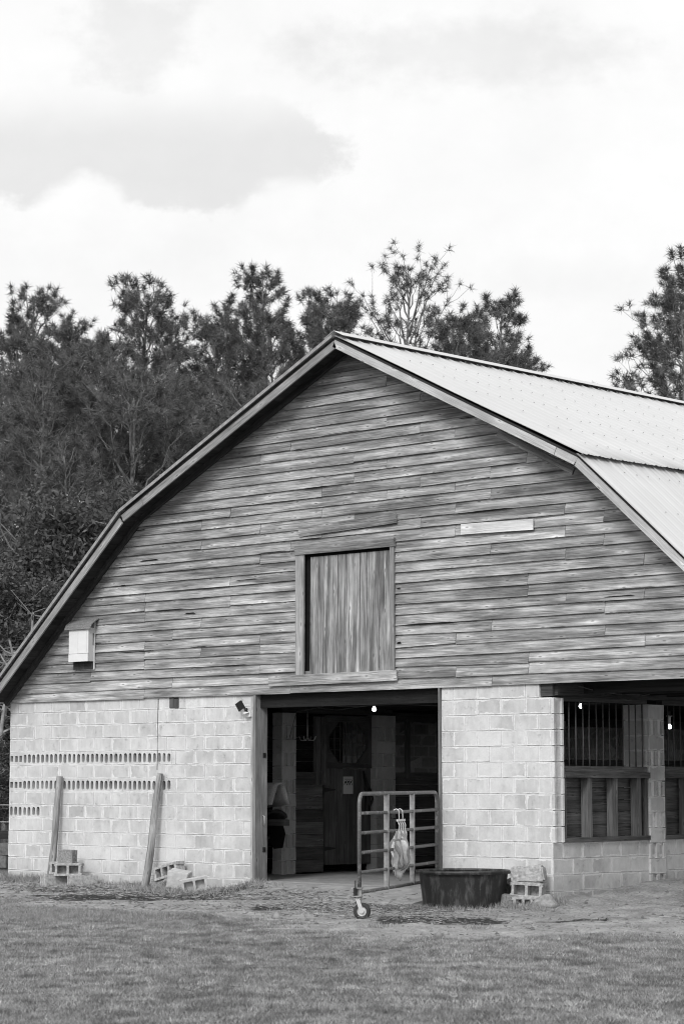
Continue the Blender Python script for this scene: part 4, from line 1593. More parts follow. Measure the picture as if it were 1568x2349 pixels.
wl = bpy.data.objects.new('caster', None); COL.objects.link(wl); wl.parent = gate; wl.location = (GL + 0.01, 0, 0)
mb = MB()
mb.box((0.003, -0.005, 0.30), 0.035, 0.075, 0.11)
mb.box((0.01, -0.02, 0.362), 0.08, 0.12, 0.010)
mb.lathe([(0.0, 0.0), (0.065, 0.0), (0.065, 0.014), (0.0, 0.014)], (0.02, -0.02, 0.262), seg=16)
mb.lathe([(0.0, 0.0), (0.05, 0.0), (0.05, 0.012), (0.0, 0.012)], (0.02, -0.02, 0.245), seg=16)
mb.build('bracket', 'gate_light', wl)
mb = MB()
cpts = [(0.06 + 0.02 * math.cos(a), -0.03 + 0.02 * math.sin(a), 0.262 + 0.10 * a / (2 * math.pi * 8)) for a in np.linspace(0, 2 * math.pi * 8, 80)]
mb.tube(cpts, 0.005, 5)
mb.tube([(0.06, -0.03, 0.25), (0.06, -0.03, 0.45)], 0.010, 8)
mb.build('spring', 'black_metal', wl, smooth=True)
WAX = Vector((0.35, -0.94, 0)).normalized()
WAX = Vector((0.62, 0.785, 0)) if False else Vector((0.94, 0.10, 0.0)).normalized()
wc = Vector((0.0, 0.035, 0.098))
mb = MB()
side = WAX
fwd = Vector((-side.y, side.x, 0))
top_ = Vector((0.01, -0.01, 0.245))
for sg in (-1, 1):
    a_ = top_ + side * (0.040 * sg)
    mb.bar(a_, wc + side * (0.043 * sg), 0.045, 0.007, up=fwd)
    mb.lathe([(0.0, 0.0), (0.026, 0.0), (0.026, 0.006), (0.0, 0.006)], wc + side * (0.042 * sg), ax=side * sg, seg=12)
mb.bar(top_ - side * 0.045, top_ + side * 0.045, 0.06, 0.012, up=fwd)
mb.build('fork', 'steel', wl)
mb = MB()
tp = [(0.055, -0.026), (0.072, -0.034), (0.090, -0.029), (0.099, -0.014), (0.099, 0.014), (0.090, 0.029), (0.072, 0.034), (0.055, 0.026)]
mb.lathe(tp, wc, ax=WAX, seg=36)
mb.build('tyre', 'tyre', wl, smooth=True)
mb = MB()
mb.lathe([(0.058, -0.026), (0.050, -0.020), (0.034, -0.010), (0.028, -0.026), (0.0, -0.026)], wc, ax=WAX, seg=28)
mb.lathe([(0.058, 0.026), (0.050, 0.020), (0.034, 0.010), (0.028, 0.026), (0.0, 0.026)], wc, ax=WAX, seg=28)
mb.build('rim', 'steel', wl, smooth=True)

# fly masks hanging from hooks on the gate
gd = gv.normalized(); gn = Vector((gd.y, -gd.x, 0))        # gn points to the camera's side
if gn.dot(Vector((20, -23, 0))) < 0: gn = -gn
hc = H0 + gd * (GL * 0.53)
zr = zb_ + 0.02 + 4 * (zt_ - zb_ - 0.02) / 5
hg = thing('hook_hanger', 'white wire hanger with four hooks hung over the gate rail', 'hanger', (hc.x, hc.y, zr))
mb = MB()
for s in (-0.09, 0.09):
    b0 = gd * s
    mb.tube([b0 - gn * 0.035 - Z3 * 0.015, b0 - gn * 0.03 + Z3 * 0.02, b0 + Z3 * 0.034, b0 + gn * 0.03 + Z3 * 0.015, b0 + gn * 0.035 - Z3 * 0.06, b0 + gn * 0.035 - Z3 * 0.10], 0.006, 6)
mb.build('wire_hook', 'wire_white', hg, smooth=True)
mb = MB(); mb.bar(gn * 0.035 - gd * 0.19 - Z3 * 0.105, gn * 0.035 + gd * 0.19 - Z3 * 0.105, 0.026, 0.018); mb.build('crossbar', 'wire_white', hg)
mb = MB()
for s in (-0.15, -0.05, 0.05, 0.15):
    b0 = gd * s + gn * 0.035 - Z3 * 0.115
    mb.tube([b0, b0 - Z3 * 0.05 + gn * 0.02, b0 - Z3 * 0.11 + gn * 0.015, b0 - Z3 * 0.14 - gn * 0.01, b0 - Z3 * 0.115 - gn * 0.03], 0.006, 6)
mb.build('wire_hook', 'wire_white', hg, smooth=True)


def mask(i, off, wid, hgt, twist, label, mat):
    mb = MB()
    nu, nv = 12, 16
    o = hc + gd * (off + 0.06) + gn * 0.05 + Z3 * (zr - 0.235)
    ph = i * 1.9
    d = (gd * math.cos(twist) + gn * math.sin(twist)); q = Vector((-d.y, d.x, 0))
    g_ = []
    for v in range(nv + 1):
        t = v / nv
        w_ = wid * (0.12 + 0.88 * min(1, (t * 2.6)) ** 0.8) * (1 - 0.45 * max(0, t - 0.6) / 0.4)
        row_ = []
        for u_ in range(nu + 1):
            s = u_ / nu - 0.5
            fold = (0.05 * math.sin(s * 9 + ph + t * 3) + 0.025 * math.sin(s * 17 + t * 11 + ph * 2)) * (0.4 + 0.6 * min(1, t * 2))
            zz_ = -hgt * t - 0.05 * math.cos(s * 6 + ph) * t - (0.06 if u_ % 4 == 1 and v == nv else 0)
            row_.append(o + d * (s * w_ - 0.10 * t * wid) + q * fold + Z3 * zz_)
        g_.append(row_)
    for v in range(nv):
        for u_ in range(nu):
            mb.face([g_[v][u_], g_[v + 1][u_], g_[v + 1][u_ + 1], g_[v][u_ + 1]], None, 1.0, 1 if (u_ in (0, nu - 1) or v in (3,)) else 0)
    ob = mb.build('fly_mask', [mat, 'cloth_dark'], smooth=True)
    md = ob.modifiers.new('s', 'SOLIDIFY'); md.thickness = 0.006
    return tag(ob, label, 'fly mask', 'canvas fly masks hanging on the gate')


mask(0, 0.155, 0.50, 0.50, 0.35, 'pale canvas mask nearest the caster end of the gate, the widest one', 'cloth')
mask(1, 0.05, 0.40, 0.47, 0.7, 'canvas mask second from the caster end, behind the widest one', 'cloth')
mask(2, -0.05, 0.38, 0.45, 0.6, 'canvas mask third from the caster end of the gate', 'cloth')
mask(3, -0.15, 0.34, 0.41, 0.5, 'canvas mask nearest the door jamb, the last of four', 'cloth')

# ------------------------------------------------------------------ stock tub
tub = thing('stock_tub', 'big black rubber stock tub standing in front of the block wall', 'tub', (10.02, -0.78, -0.02))
mb = MB()
prof = [(0.0, 0.0), (0.485, 0.0), (0.505, 0.02), (0.525, 0.20), (0.545, 0.35), (0.560, 0.47), (0.552, 0.47), (0.535, 0.35), (0.51, 0.18), (0.49, 0.05), (0.0, 0.04)]
mb.lathe(prof, (0, 0, 0), seg=64)
o = mb.build('basin', 'tub', tub, merge=True)
for v in o.data.vertices:                       # a little out of round, with faint ribs
    a = math.atan2(v.co.y, v.co.x)
    k = 1 + 0.008 * math.sin(3 * a) + 0.004 * math.sin(16 * a)
    v.co.x *= k; v.co.y *= k
autosmooth(o, 35)
mb = MB()
mb.lathe([(0.556, 0.455), (0.600, 0.458), (0.606, 0.478), (0.598, 0.497), (0.556, 0.497), (0.548, 0.475)], (0, 0, 0), seg=64, closed=True)
autosmooth(mb.build('rim', 'tub', tub, merge=True), 35)

# ------------------------------------------------------------------ fence beyond the left corner
fc = thing('wire_fence', 'wire fence with white post and dark bottom rail beyond the left barn corner', 'fence', (-4.0, 3.0, 0))
for i, px in enumerate((-0.42, -3.4, -6.4)):
    mb = MB(); mb.box((px, px * 0.2, 0.62), 0.11, 0.11, 1.3, grain=2); mb.build('post', 'white_paint', fc)
for zc in (1.16, 0.86):
    mb = MB(); mb.tube([(-6.4, -1.28, zc), (-0.42, -0.08, zc), (3.9, 0.78, zc)], 0.006, 5); mb.build('wire', 'steel', fc)
mb = MB(); mb.bar((-6.4, -1.2, 0.63), (3.9, 0.9, 0.63), 0.15, 0.04, tone=0.35); mb.build('rail', 'board_dark', fc)

# ------------------------------------------------------------------ trees
def tubes_np(paths):
    V, F = [], []
    b0 = 0
    for pts, rs, seg in paths:
        pts = np.asarray(pts, float)
        n = len(pts)
        tan = np.gradient(pts, axis=0)
        tan /= np.linalg.norm(tan, axis=1)[:, None] + 1e-9
        ref = np.where(np.abs(tan[:, 2:3]) > 0.9, np.array([[1.0, 0, 0]]), np.array([[0, 0, 1.0]]))
        a = np.cross(tan, ref); a /= np.linalg.norm(a, axis=1)[:, None] + 1e-9
        b = np.cross(tan, a)
        ang = np.arange(seg) * 2 * np.pi / seg
        ring = pts[:, None, :] + (a[:, None, :] * np.cos(ang)[None, :, None] + b[:, None, :] * np.sin(ang)[None, :, None]) * np.asarray(rs)[:, None, None]
        V.append(ring.reshape(-1, 3))
        for i in range(n - 1):
            for k in range(seg):
                k2 = (k + 1) % seg
                F.append((b0 + i * seg + k, b0 + i * seg + k2, b0 + (i + 1) * seg + k2, b0 + (i + 1) * seg + k))
        b0 += n * seg
    return np.concatenate(V), np.array(F)


def tuft_np(rg, C_, A_, n, ln, wd, spread):
    T_ = len(C_)
    d = A_[:, None, :] * 0.42 + rg.normal(0, spread, (T_, n, 3))
    d /= np.linalg.norm(d, axis=2)[:, :, None]
    L = ln * rg.uniform(0.7, 1.15, (T_, n, 1))
    c = C_[:, None, :] + d * 0.01 + rg.normal(0, 0.02, (T_, n, 3)) + A_[:, None, :] * rg.uniform(-0.07, 0.03, (T_, n, 1))
    side = np.cross(d, rg.normal(0, 1, (T_, n, 3)))
    side /= np.linalg.norm(side, axis=2)[:, :, None] + 1e-9
    p0 = c - side * wd / 2; p1 = c + side * wd / 2
    p2 = c + d * L; p2[:, :, 2] -= 0.06 * L[:, :, 0]
    V = np.stack([p0, p1, p2], 2).reshape(-1, 3)
    F = np.arange(len(V)).reshape(-1, 3)
    tone = np.repeat(rg.uniform(0.5, 1.45, T_), n)
    return V, F, tone


def make_pine(seed, H, cb, spread, nb, sparse=False, n_need=38, upsweep=1.0, el=(0.15, 0.85), rnd_=0.33):
    rg = np.random.default_rng(seed)
    paths, tc_, ta_ = [], [], []
    n = 10
    zs = np.linspace(0, H, n)
    lean = rg.normal(0, 0.25, 2)
    tr = np.stack([lean[0] * (zs / H) ** 2 + 0.08 * np.sin(zs * 0.8 + seed), lean[1] * (zs / H) ** 2 + 0.08 * np.cos(zs * 0.7 + seed), zs], 1)
    paths.append((tr, np.interp(zs, [0, H], [0.17, 0.02]), 7))

    def at(z): return np.array([np.interp(z, zs, tr[:, 0]), np.interp(z, zs, tr[:, 1]), z])
    for i in range(nb):
        t = ((i + rg.uniform(0, 0.8)) / nb) ** 0.85
        z = H * (cb + (0.98 - cb) * t)
        az_ = i * 2.4 + rg.normal(0, 0.4)
        shape = (1 - t) ** rnd_ * (0.62 + 0.38 * min(1, t * 3 + 0.2))
        L = max(0.55, spread * shape * rg.uniform(0.65, 1.15))
        el_ = el[0] + el[1] * t + rg.normal(0, 0.12)
        p0 = at(z)
        hd = np.array([math.cos(az_), math.sin(az_), 0])
        m = 6
        ss = np.linspace(0, 1, m)
        pts = np.array([p0 + hd * L * s * math.cos(el_) + np.array([0, 0, 1]) * L * (s * math.sin(el_) + (0.22 + 0.25 * (upsweep - 1)) * s * s) for s in ss])
        pts[1:] += rg.normal(0, 0.03 * L, (m - 1, 3))
        r0 = 0.014 + 0.012 * L
        paths.append((pts, np.linspace(r0, 0.007, m), 4))
        tw = max(3, int(L * (2.6 if sparse else 3.6)))
        ends = [(pts[-1], (pts[-1] - pts[-2]))]
        for k in range(tw):
            s = rg.uniform(0.30, 1.0)
            q = np.array([np.interp(s, ss, pts[:, j]) for j in range(3)])
            dv = hd * rg.uniform(0.2, 0.9) + np.array([-hd[1], hd[0], 0]) * rg.choice([-1, 1]) * rg.uniform(0.3, 1.0) + np.array([0, 0, 1]) * rg.uniform(0.3, 1.1) * upsweep
            dv /= np.linalg.norm(dv)
            l2 = rg.uniform(0.35, 0.80) * (0.60 + 0.25 * L)
            e = q + dv * l2 + np.array([0, 0, 0.18 * l2])
            mid = q + dv * l2 * 0.5
            paths.append((np.array([q, mid, e]), [0.009, 0.007, 0.005], 3))
            ends.append((e, e - mid))
            if rg.random() < (0.35 if sparse else 0.8):
                dv2 = dv + rg.normal(0, 0.6, 3); dv2[2] = abs(dv2[2]); dv2 /= np.linalg.norm(dv2)
                e2 = mid + dv2 * l2 * 0.6
                paths.append((np.array([mid, e2]), [0.006, 0.004], 3))
                ends.append((e2, dv2))
        for e, dv in ends:
            dv = dv / (np.linalg.norm(dv) + 1e-9) + np.array([0, 0, 0.35])
            dv /= np.linalg.norm(dv)
            tc_.append(e); ta_.append(dv)
            if rg.random() < (0.2 if sparse else 0.45):
                tc_.append(e - dv * 0.18 + rg.normal(0, 0.02, 3)); ta_.append(dv)
    e = tr[-1]; tc_.append(e); ta_.append(np.array([0, 0, 1.0]))
    tv = tubes_np(paths)
    nd = tuft_np(rg, np.array(tc_), np.array(ta_), n_need, 0.24, 0.019, 0.62)
    return tv, nd


def mesh_only(name, V, F, mat, tone=None):
    o = np_mesh(name, V, F, mat, tone)
    me = o.data
    bpy.data.objects.remove(o)
    return me


def make_broadleaf(seed, H, spread, n_br, leaves, leaf_sz, dead=0):
    rg = np.random.default_rng(seed)
    paths, pos = [], []
    for s in range(int(rg.integers(2, 4))):
        a = rg.uniform(0, 6.28)
        top_ = np.array([math.cos(a) * spread * 0.3, math.sin(a) * spread * 0.3, H * rg.uniform(0.75, 0.95)])
        n = 7
        t = np.linspace(0, 1, n)
        pts = top_[None, :] * t[:, None] ** np.array([[1.4, 1.4, 1.0]]) + rg.normal(0, 0.06, (n, 3)) * (t[:, None] > 0)
        paths.append((pts, np.linspace(0.10, 0.02, n), 6))
        for b in range(n_br):
            tt = rg.uniform(0.22, 1.0)
            q = np.array([np.interp(tt, t, pts[:, j]) for j in range(3)])
            a2 = rg.uniform(0, 6.28)
            L = spread * rg.uniform(0.45, 1.0) * (1.05 - 0.65 * tt)
            dv = np.array([math.cos(a2), math.sin(a2), rg.uniform(0.0, 0.8)])
            m = 5
            u_ = np.linspace(0, 1, m)
            bp_ = q[None, :] + dv[None, :] * (L * u_)[:, None] + rg.normal(0, 0.07 * L, (m, 3)) * (u_[:, None] > 0)
            paths.append((bp_, np.linspace(0.03, 0.008, m), 4))
            for k in range(7):
                s2 = rg.uniform(0.3, 1.0)
                c = np.array([np.interp(s2, u_, bp_[:, j]) for j in range(3)])
                e = c + rg.normal(0, 0.30, 3) * np.array([1, 1, 0.8])
                paths.append((np.array([c, e]), [0.008, 0.004], 3))
                pos.append(e); pos.append((c + e) / 2)
    pos = np.array(pos)
    per = max(3, leaves // len(pos))
    C_ = (pos[:, None, :] + rg.normal(0, 0.17, (len(pos), per, 3))).reshape(-1, 3)
    n = len(C_)
    nr = rg.normal(0, 1, (n, 3)) + np.array([0, 0, 0.5]); nr /= np.linalg.norm(nr, axis=1)[:, None]
    a = np.cross(nr, rg.normal(0, 1, (n, 3))); a /= np.linalg.norm(a, axis=1)[:, None]
    b = np.cross(nr, a)
    sz = leaf_sz * rg.uniform(0.6, 1.3, (n, 1))
    V = np.stack([C_ - a * sz, C_ - b * sz * 0.5 + a * sz * 0.1, C_ + a * sz, C_ + b * sz * 0.5 + a * sz * 0.1], 1).reshape(-1, 3)
    F = np.arange(4 * n).reshape(-1, 4)
    clump = np.repeat(rg.uniform(0.75, 1.25, len(pos)), per)
    tone = clump * rg.uniform(0.7, 1.35, n)
    return tubes_np(paths), (V, F, tone)


PINES = []
specs = [(101, 16, 0.46, 2.2, 52, False), (102, 16, 0.50, 2.0, 46, False), (103, 16, 0.44, 2.5, 58, False), (104, 16, 0.46, 1.7, 50, False)]
for sdd, H, cb, sp, nb, spz in specs:
    (tv, tf), (nv_, nf_, nt_) = make_pine(sdd, H, cb, sp, nb, spz)
    PINES.append((mesh_only('trunk', tv, tf, 'bark'), mesh_only('crown', nv_, nf_, 'needle', nt_), H))
LOWP = []  # lower, fuller trees
for sdd, H, cb, sp, nb in [(201, 12, 0.18, 3.0, 52), (202, 12, 0.22, 2.7, 48), (203, 12, 0.15, 3.2, 54)]:
    (tv, tf), (nv_, nf_, nt_) = make_pine(sdd, H, cb, sp, nb, False, 34)
    LOWP.append((mesh_only('trunk', tv, tf, 'bark'), mesh_only('crown', nv_, nf_, 'needle', nt_), H))
(tv, tf), (nv_, nf_, nt_) = make_pine(301, 18, 0.66, 3.2, 34, True, 30, 1.15, (0.60, 0.55), 0.38)
TALL = (mesh_only('trunk', tv, tf, 'bark'), mesh_only('crown', nv_, nf_, 'needle', nt_), 18)
OAKS = []
for sdd, H, sp in [(401, 9, 3.0), (402, 9, 3.4), (403, 9, 2.6)]:
    (tv, tf), (nv_, nf_, nt_) = make_broadleaf(sdd, H, sp, 16, 15000, 0.075)
    OAKS.append((mesh_only('trunk', tv, tf, 'bark_pale'), mesh_only('crown', nv_, nf_, 'leaf', nt_), H))


def place(proto, name, label, cat, x, y, h, rot, group, wide=1.0):
    r = thing(name, label, cat, (x, y, -0.05), rot, group)
    s = h / proto[2]
    r.scale = (s * wide, s * wide, s)
    for nm, me in (('trunk', proto[0]), ('crown', proto[1])):
        o = bpy.data.objects.new(nm, me)
        COL.objects.link(o); o.parent = r
    return r


GP = 'pine trees rising behind the barn'
SKY = [
    (-26.2, 22.2, 16.3, 0, 0.2, 'pine with open rounded top at the far left of the skyline'),
    (-25.3, 20.2, 14.8, 1, 1.1, 'pine cut by the left picture edge, lower than its neighbour'),
    (-20.0, 20.3, 15.4, 2, 2.0, 'pine with a thin pointed top, second peak from the left'),
    (-22.9, 20.6, 14.9, 0, 4.4, 'low pine filling the skyline between the rounded left pine and the pointed one'),
    (-25.3, 26.4, 16.1, 3, 0.7, 'narrow pine spike just right of the pointed left pine'),
    (-21.6, 24.4, 15.3, 0, 3.3, 'bushy pine with level top halfway to the barn peak'),
    (-24.6, 28.6, 16.4, 1, 4.0, 'pine just left of the tall slim pine beside the roof slope'),
    (-21.8, 27.1, 17.2, 3, 5.1, 'tall slim pine standing highest left of the barn peak'),
    (-24.0, 30.5, 16.7, 1, 2.6, 'pine on the right shoulder of the tall slim pine'),
    (-19.1, 27.0, 15.9, 2, 1.7, 'dense pine top directly behind the barn peak, left of it'),
    (-22.6, 31.9, 16.8, 0, 0.0, 'dense pine between the barn peak and the lone airy pine'),
    (-14.6, 28.4, 14.9, 2, 4.4, 'broad dense pine right of the lone airy pine'),
    (-16.7, 31.8, 15.6, 0, 5.6, 'dense pine behind the metal roof, between the broad pine and the spiky one'),
    (-18.7, 35.3, 17.2, 3, 3.9, 'spiky pine at the right end of the group behind the roof'),
    (-20.5, 39.0, 16.2, 1, 2.2, 'ragged low pine ending the group above the metal roof'),
    (-21.8, 43.1, 15.5, 3, 0.9, 'pine tip just showing over the middle of the metal roof'),
    (-6.2, 27.3, 14.5, 0, 4.0, 'pine at right picture edge, the lower left of the two there'),
    (-8.1, 30.95, 16.0, 2, 2.9, 'tall pine at right picture edge, partly outside the picture'),
]
for x, y, h, k, rz, lb in SKY:
    place(PINES[k], 'pine_tree', lb, 'pine tree', x, y, h, rz, GP, 1.12 if x > -9 else 1.0)
place(TALL, 'pine_tree', 'tall airy pine with see-through fan-shaped crown above the roof', 'pine tree', -19.85, 31.75, 17.5, 0.6, GP)
GL_ = 'lower dense pines filling the wood left of the barn'
LOW = [
    (-17.2, 14.3, 11.9, 0, 0.3, 'dense lower pine at far left above the pale leafy tree'),
    (-17.1, 16.0, 12.5, 1, 1.4, 'dense lower pine under the open rounded skyline pine'),
    (-15.6, 16.2, 11.6, 2, 2.4, 'dense lower pine under the pointed skyline pine'),
    (-16.1, 18.6, 11.9, 0, 3.9, 'dense lower pine above the upper half of the left roof slope'),
    (-18.2, 22.2, 12.4, 1, 5.0, 'dense lower pine against the roof slope under the slim pine'),
    (-16.1, 21.5, 12.1, 2, 0.8, 'dense lower pine touching the left roof slope below the peak'),
    (-18.1, 25.1, 12.6, 0, 4.6, 'dense lower pine closest to the barn peak on its left'),
    (-21.1, 15.9, 12.4, 2, 2.9, 'dense lower pine mostly outside the left picture edge'),
    (-30.5, 26.5, 15.7, 1, 3.1, 'far pine glimpsed in the gap between the two leftmost skyline pines'),
    (-31.1, 28.9, 15.7, 2, 4.9, 'far pine glimpsed left of the pointed skyline pine'),
    (-29.2, 31.0, 14.4, 0, 1.9, 'far pine glimpsed right of the pointed skyline pine'),
    (-14.2, 13.2, 9.6, 1, 5.5, 'short pine standing among the leafy trees at the left'),
    (-22.5, 18.2, 12.2, 1, 0.1, 'dense pine behind the lower row near the left edge'),
    (-20.8, 22.4, 12.6, 0, 2.2, 'dense pine behind the lower row at the middle of the wood'),
]
for x, y, h, k, rz, lb in LOW:
    place(LOWP[k], 'pine_tree', lb, 'pine tree', x, y, h, rz, GL_)
GO = 'leafy trees left of the barn'
for x, y, h, k, rz, wd, lb in [
    (-12.4, 10.7, 8.6, 0, 0.2, 1.0, 'pale leafy tree with rounded crown at the left edge'),
    (-12.3, 12.4, 9.2, 1, 1.2, 1.0, 'broad leafy tree left of the roof bend'),
    (-13.1, 14.5, 9.8, 2, 2.6, 1.0, 'leafy tree rising just above the roof bend'),
    (-11.4, 8.8, 6.8, 1, 3.4, 1.1, 'leafy tree in front of the pale one, at the left picture edge'),
    (-9.8, 9.1, 5.9, 2, 4.1, 1.2, 'small leafy tree with bare pale twigs beside the left roof slope'),
    (-9.7, 7.7, 4.3, 0, 5.2, 1.3, 'low bush beside the left end of the roof'),
    (-10.8, 9.4, 5.0, 2, 0.7, 1.3, 'dark bush behind the low bush near the left end of the roof'),
    (-14.5, 8.6, 6.0, 0, 2.1, 1.4, 'dark leafy tree behind the wire fence'),
    (-16.0, 10.5, 7.5, 1, 5.9, 1.3, 'tall dark leafy tree deep in the wood behind the fence'),
    (-8.6, 6.2, 3.0, 1, 1.8, 1.3, 'low dark shrub right behind the wire fence'),
]:
    place(OAKS[k], 'leafy_tree', lb, 'tree', x, y, h, rz, GO, wd)
# bare dead saplings catching the light
for x, y, h, rz, lb in ((-8.4, 7.2, 5.6, 0.5, 'bare pale branching sapling beside the left roof slope'), (-9.2, 6.6, 4.4, 2.5, 'bare crooked sapling at the left edge near the fence')):
    (tv, tf), _ = make_broadleaf(int(x * -100), h, 1.9, 7, 300, 0.05)
    o = np_mesh('bare_sapling', tv, tf, 'bark_pale')
    o.location = (x, y, 0); o.rotation_euler = (0, 0, rz)
    tag(o, lb, 'sapling', 'bare saplings left of the barn')

# ------------------------------------------------------------------ grass and straw
def blades(n, xr, yr, dens, hmin, hmax, wd, seed):
    rg = np.random.default_rng(seed)
    x = rg.uniform(*xr, n); y = rg.uniform(*yr, n)
    keep = rg.random(n) < dens(x, y)
    x, y = x[keep], y[keep]
    return x, y, rg


def in_view(x, y, m=0.6):
    dx, dy = x - 29.365, y + 23.541
    f = -math.sin(HY) * dx + math.cos(HY) * dy
    r = math.cos(HY) * dx + math.sin(HY) * dy
    return (np.abs(r) < f * 0.165 + m) & (f > 13.0)


def blade_mesh(x, y, rg, hmin, hmax, wd, lean):
    n = len(x)
    z = ground_h(x, y)
    h = rg.uniform(hmin, hmax, n)
    a = rg.uniform(0, 2 * np.pi, n)
    b = np.stack([x, y, z - 0.004], 1)
    s = np.stack([np.cos(a), np.sin(a), np.zeros(n)], 1) * wd / 2
    l = np.stack([rg.normal(0, lean, n) * h, rg.normal(0, lean, n) * h, h], 1)
    V = np.stack([b - s, b + s, b + l], 1).reshape(-1, 3)
    return V, np.arange(3 * n).reshape(-1, 3)


def patch(x, y): return 0.45 + 1.1 * fbm(x, y, 4.0, 61)


N1 = 2500000
x, y, rg = blades(N1, (1.0, 25.0), (-19, -1.5), lambda x, y: np.maximum(in_view(x, y) * 1.0, in_view(x, y, 4.5) * 0.5) * 0.92 * np.clip(grass_f(x, y) ** 1.5 * patch(x, y), 0, 1), 0, 0, 0, 3)
Vg, Fg = blade_mesh(x, y, rg, 0.012, 0.040, 0.007, 0.6)
tg = rg.uniform(0.55, 1.35, len(x)) * (0.80 + 0.4 * fbm(x, y, 0.7, 63)) * (0.25 + 1.5 * fbm(x, y, 7.0, 65, 3)) * np.where(rg.random(len(x)) < 0.04, 1.7, 1.0)
x2, y2, rg2 = blades(160000, (-4, 9), (-6.5, -1.5), lambda x, y: in_view(x, y) * np.clip(grass_f(x, y) ** 1.5 * patch(x, y), 0, 1), 0, 0, 0, 4)
V2, F2 = blade_mesh(x2, y2, rg2, 0.02, 0.06, 0.008, 0.55)
t2 = rg2.uniform(0.6, 1.4, len(x2))
# weeds along the wall foot, around tub, blocks and posts
wx, wy, wh = [], [], []
rg3 = np.random.default_rng(8)
for (xc, yc, sx, sy, n, hh) in ((0.5, -0.10, 0.45, 0.07, 1400, 0.17), (2.9, -0.12, 0.6, 0.08, 700, 0.10), (1.3, -0.3, 0.25, 0.12, 350, 0.09), (2.1, -0.5, 0.4, 0.1, 500, 0.09), (3.6, -0.4, 0.3, 0.12, 500, 0.10), (4.6, -0.72, 0.5, 0.14, 1100, 0.11),
                                (5.5, -0.35, 0.35, 0.12, 700, 0.09), (6.2, -0.75, 0.6, 0.15, 900, 0.07), (10.0, -1.42, 0.45, 0.10, 900, 0.09), (10.75, -0.7, 0.25, 0.14, 700, 0.09), (10.95, -0.2, 0.12, 0.08, 260, 0.16),
                                (12.0, -4.6, 0.10, 0.07, 160, 0.07), (12.9, -3.9, 0.08, 0.06, 140, 0.06), (14.0, -2.6, 0.07, 0.05, 80, 0.05), (9.4, -3.1, 0.5, 0.2, 160, 0.05)):
    wx.append(rg3.normal(xc, sx, n)); wy.append(np.minimum(rg3.normal(yc, sy, n), -0.02 if xc < 10.8 else 9)); wh.append(np.full(n, hh))
wx, wy, wh = map(np.concatenate, (wx, wy, wh))
V3, F3 = blade_mesh(wx, wy, rg3, 0.02, 1.0, 0.010, 0.5)
V3 = V3.reshape(-1, 3, 3)
zz3 = ground_h(wx, wy)
hgt3 = wh * rg3.uniform(0.25, 1.0, len(wx))
V3[:, 2, :] = np.stack([wx + rg3.normal(0, 0.5, len(wx)) * hgt3, wy + rg3.normal(0, 0.5, len(wx)) * hgt3, zz3 + hgt3], 1)
V3[:, 2, 1] = np.where(wx < 10.8, np.minimum(V3[:, 2, 1], -0.012), V3[:, 2, 1])
V3 = V3.reshape(-1, 3)
t3 = rg3.uniform(0.6, 1.5, len(wx))
VV = np.concatenate([Vg, V2, V3]); FF = np.arange(len(VV)).reshape(-1, 3)
go = np_mesh('grass', VV, FF, 'grass', np.concatenate([tg, t2, t3]))
tag(go, kind='stuff')

# straw litter
rs = np.random.default_rng(17)
sx, sy = [], []
for (xc, yc, ax_, ay_, n) in ((3.0, -1.0, 1.7, 0.45, 5200), (6.8, -0.9, 0.9, 0.25, 1500), (9.3, -1.9, 0.8, 0.45, 3200), (11.3, -3.1, 0.8, 0.35, 500), (14, -7.5, 4.0, 3.5, 420), (12.5, -1.5, 1.5, 1.0, 250), (5.0, -3.2, 2.5, 0.5, 1500)):
    sx.append(rs.normal(xc, ax_, n)); sy.append(rs.normal(yc, ay_, n))
sx, sy = np.concatenate(sx), np.concatenate(sy)
k = (sy < -0.1) | (sx > 11.1)
sx, sy = sx[k], sy[k]
n = len(sx)
sa = rs.normal(0.25, 0.7, n); sl = rs.uniform(0.02, 0.10, n) * np.where(rs.random(n) < 0.03, 2.2, 1)
sz = ground_h(sx, sy) + rs.uniform(0.004, 0.03, n)
ramp = (sx > 5.9) & (sx < 9.3) & (sy > -1.1)
sz = np.where(ramp, np.maximum(sz, np.interp(-sy, [0.05, 0.9, 1.15], [0.172, 0.045, -0.05]) + 0.01), sz)
d = np.stack([np.cos(sa) * sl, np.sin(sa) * sl, rs.normal(0, 0.12, n) * sl], 1)
c = np.stack([sx, sy, sz], 1)
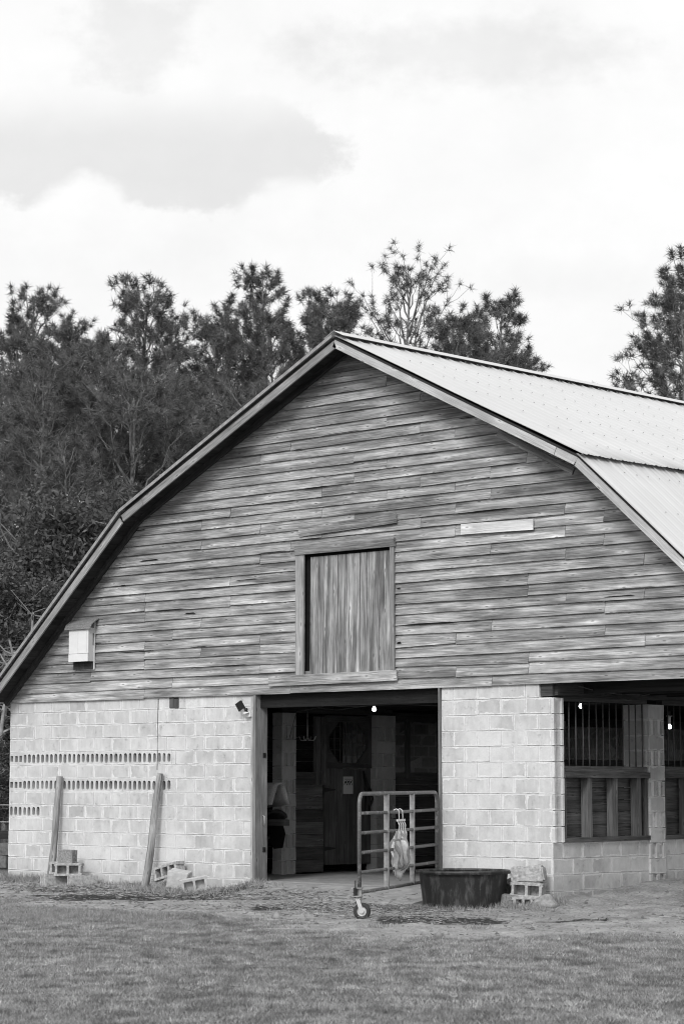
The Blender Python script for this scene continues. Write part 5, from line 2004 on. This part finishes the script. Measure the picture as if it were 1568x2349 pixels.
sd_ = np.stack([-np.sin(sa), np.cos(sa), rs.uniform(0.2, 1.2, n)], 1); sd_ /= np.linalg.norm(sd_, axis=1)[:, None]
sd_ *= rs.uniform(0.0014, 0.0045, (n, 1))
Vs = np.stack([c - d / 2 - sd_, c + d / 2 - sd_, c + d / 2 + sd_, c - d / 2 + sd_], 1).reshape(-1, 3)
so_ = np_mesh('straw', Vs, np.arange(4 * n).reshape(-1, 4), 'straw', np.where(rs.random(n) < 0.42, rs.uniform(0.06, 0.3, n), rs.uniform(0.4, 1.3, n)))
tag(so_, kind='stuff')

# clods of earth and trodden manure in front of the barn
rc = np.random.default_rng(29)
n = 6000
cx = rc.uniform(0.5, 16.5, n); cy = rc.uniform(-6.2, 2.5, n)
g0 = grass_f(cx, cy); w0 = wet_f(cx, cy)
ok = in_view(cx, cy) & (g0 < 0.4) & ((cy < -0.15) | (cx > 11.1)) & (rc.random(n) < 0.25 + 0.9 * fbm(cx, cy, 1.7, 71) * 0.6 + 0.5 * w0)
cx, cy, w0 = cx[ok], cy[ok], w0[ok]
onr = (cx > 5.8) & (cx < 9.4) & (cy > -0.95)
cx, cy, w0 = cx[~onr], cy[~onr], w0[~onr]
n = len(cx)
sz = np.exp(rc.normal(-4.35, 0.5, n))
cz = ground_h(cx, cy)
o6 = np.array([[1, 0, 0], [-1, 0, 0], [0, 1, 0], [0, -1, 0], [0, 0, 0.75], [0, 0, -0.6]], float)
V = o6[None] * sz[:, None, None] * rc.uniform(0.6, 1.5, (n, 6, 1)) + np.stack([cx, cy, cz + sz * 0.15], 1)[:, None, :]
T8 = np.array([[0, 2, 4], [2, 1, 4], [1, 3, 4], [3, 0, 4], [2, 0, 5], [1, 2, 5], [3, 1, 5], [0, 3, 5]])
F = (T8[None] + (np.arange(n) * 6)[:, None, None]).reshape(-1, 3)
co_ = np_mesh('dirt_clods', V.reshape(-1, 3), F, 'clod', np.repeat(np.where(w0 > 0.4, rc.uniform(0.2, 0.6, n), rc.uniform(0.6, 1.35, n)), 8))
tag(co_, kind='stuff')
